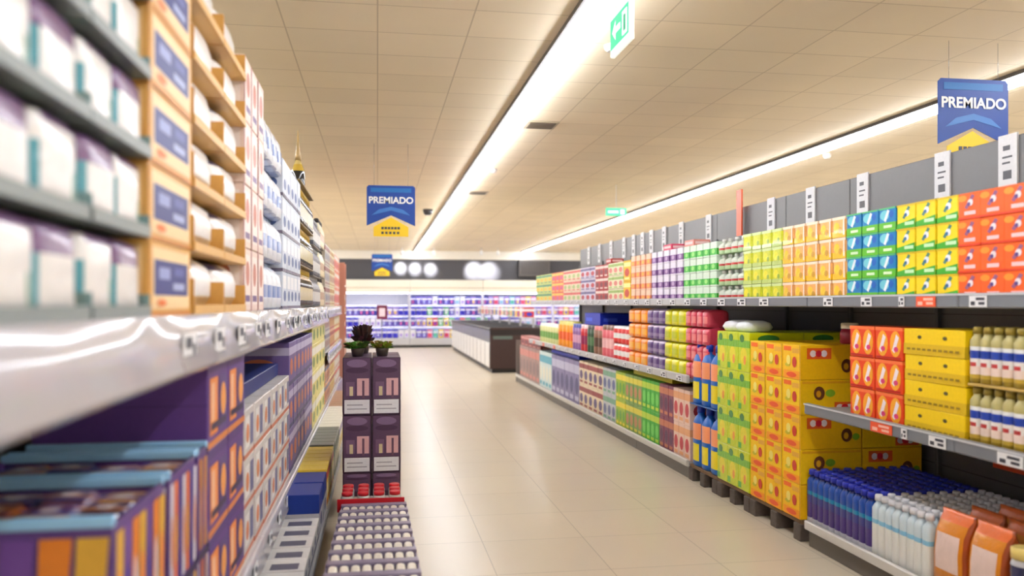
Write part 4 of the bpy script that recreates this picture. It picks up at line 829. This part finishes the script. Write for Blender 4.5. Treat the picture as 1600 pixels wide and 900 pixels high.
# freezer island
fx0, fx1, fy0, fy1 = 2.2, 3.7, 16.4, 25.0
nf = 3; L = (fy1 - fy0) / nf
for i in range(nf):
    a, b_ = fy0 + i * L, fy0 + (i + 1) * L - .01
    t = thing('chest_freezer', ((fx0 + fx1) / 2, (a + b_) / 2, 0), ('nearest', 'middle', 'farthest')[i] + ' white chest freezer in the island beyond the right shelving', 'freezer', 'freezer island')
    m = MB(); m.box(fx0 + .05, fx1 - .05, a, b_, 0, .1, (40, 38, 38)); part(t, 'plinth', m, 'metal', 'black plinth')
    m = MB(); m.box(fx0, fx1, a, b_, .1, .6, (236, 234, 232), .01)
    for k in range(4): m.box(fx0 - .004, fx0, a + L * k / 4 + .0, a + L * k / 4 + .02, .12, .58, (120, 118, 120))
    part(t, 'body', m, 'metal')
    m = MB(); m.box(fx0 + .0, fx0 + .06, a, b_, .6, .84, (110, 112, 120), .005); m.box(fx1 - .06, fx1, a, b_, .6, .84, (110, 112, 120), .005); part(t, 'upper_side', m, 'plastic', 'grey upper side band')
    m = MB(); m.box(fx0 + .06, fx1 - .06, a, b_, .6, .62, (220, 225, 235)); part(t, 'liner', m, 'chill')
    m = MB(); m.box(fx0 - .01, fx0 + .07, a, b_, .84, .88, (60, 60, 64), .008); m.box(fx1 - .07, fx1 + .01, a, b_, .84, .88, (60, 60, 64), .008)
    for k in range(5): yk = a + (b_ - a - .04) * k / 4; m.box(fx0 + .07, fx1 - .07, yk, yk + .04, .85, .88, (90, 90, 94), .004)
    part(t, 'lid_frame', m, 'metal', 'dark lid frame')
    m = MB(); m.box(fx0 + .07, fx1 - .07, a + .02, b_ - .02, .862, .868, (220, 235, 240)); part(t, 'glass_lid', m, 'glass')
    if i == 0:
        m = MB(); m.box(fx0, fx1, a - .05, a, .08, .9, (66, 48, 46), .01); m.decals('F', (fx0, fx1, a - .05, a, .08, .9), [('r', .0, .82, 1, .95, (40, 34, 34)), ('r', .04, .72, .3, .8, (96, 110, 104))]); part(t, 'end_panel', m, 'metal', 'dark brown end panel')
FP_ = [(220, 60, 60), (236, 230, 226), (70, 70, 190), (240, 214, 70), (110, 180, 150), (230, 150, 170)]
fs = [carton('frozen_food_box', 'box', .26, .2, .2, c, [('r', 0, .6, 1, .85, (240, 240, 240)), ('e', .5, .3, .3, .2, FP_[(i + 2) % 6])]) for i, c in enumerate(FP_)]
for i in range(20):
    for j in range(3):
        put(fs[(i * 2 + j + i // 3) % 6], (fx0 + .1 + j * .35, fy0 + .3 + i * .42, .6205), RR, joinl('frozen food box lying inside the freezer island', colname(19 - i, 20), ('aisle side', 'centre', 'far side')[j]), 'boxes in the freezer island')
# display rack standing on the freezers' middle line
t = thing('freezer_top_shelf', ((fx0 + fx1) / 2 + .2, (fy0 + fy1) / 2, .88), 'long white shelf standing on the middle of the freezer island', 'shelf')
m = MB(); X = (fx0 + fx1) / 2 + .2
m.box(X - .2, X + .2, fy0 + .3, fy1 - .3, 1.08, 1.1, (226, 226, 226), .004); part(t, 'board', m, 'metal')
for k in range(6): yk = fy0 + .35 + k * (fy1 - fy0 - .7) / 5; m = MB(); m.box(X - .02, X + .02, yk - .02, yk + .02, .88, 1.08, (180, 180, 184)); part(t, 'post', m, 'metal')
for i in range(24):
    put(fs[(i // 3 * 2 + i % 2) % 6], (X - .19, fy0 + .45 + i * .335, 1.1005), RR, joinl('upright food box on the freezer island top shelf', colname(23 - i, 24) if 23 - i < 12 else ORD[24 - (23 - i)] + ' from right' if i else 'rightmost'), 'boxes on the freezer island top shelf')
# pink framed sign
x, y, z = at(597, 476, 24)
t = thing('floor_sign', (x, y, 0), 'small dark red framed sign on a pole before the left chillers', 'sign')
m = MB(); m.tube((x, y, .01), (x, y, z - .4), .012, (150, 150, 150)); m.loft([(0, .14, .14, 2), (.012, .13, .13, 2)], lambda a, b_, q_: (130, 130, 130), 16, x, y, 0); part(t, 'stand', m, 'metal')
m = MB(); m.box(x - .15, x + .15, y - .012, y, z - .42, z - .02, (110, 20, 60), .004); m.decals('F', (x - .15, x + .15, y - .012, y, z - .42, z - .02), [('r', .22, .2, .78, .8, (240, 214, 226))]); part(t, 'frame', m, 'plastic')
# end-of-run display by the left shelving far end
t = thing('display_stand', (-.7, 12.0, 0), 'tall slim display stand with salmon sides at the left shelving end', 'stand')
for q_ in (11.75, 12.25): m = MB(); m.box(-.95, -.45, q_, q_ + .02, 0, 1.95, (214, 150, 128)); part(t, 'side_panel', m, 'card')
for k in range(5): m = MB(); m.box(-.95, -.45, 11.77, 12.25, .1 + k * .38, .12 + k * .38, (236, 226, 214)); part(t, 'shelf', m, 'card')
m = MB(); m.box(-.97, -.95, 11.75, 12.27, 0, 1.95, (226, 200, 180)); part(t, 'back_panel', m, 'card')
for k in range(4):
    block('l', tall('gift_box', .14, .26, [(232, 150, 120), (236, 226, 210), (206, 80, 70), (230, 190, 120)][k], (250, 240, 230), (150, 60, 60), 'box'), 11.79, 12.23, 3, 1, .1205 + k * .38, .3, -.46, 'gift box in the salmon-sided stand, ' + ('lowest', 'second', 'third', 'fourth')[k] + ' shelf', 'gift boxes in the salmon-sided stand')
#print('OBJECT COUNT', len(bpy.data.objects))
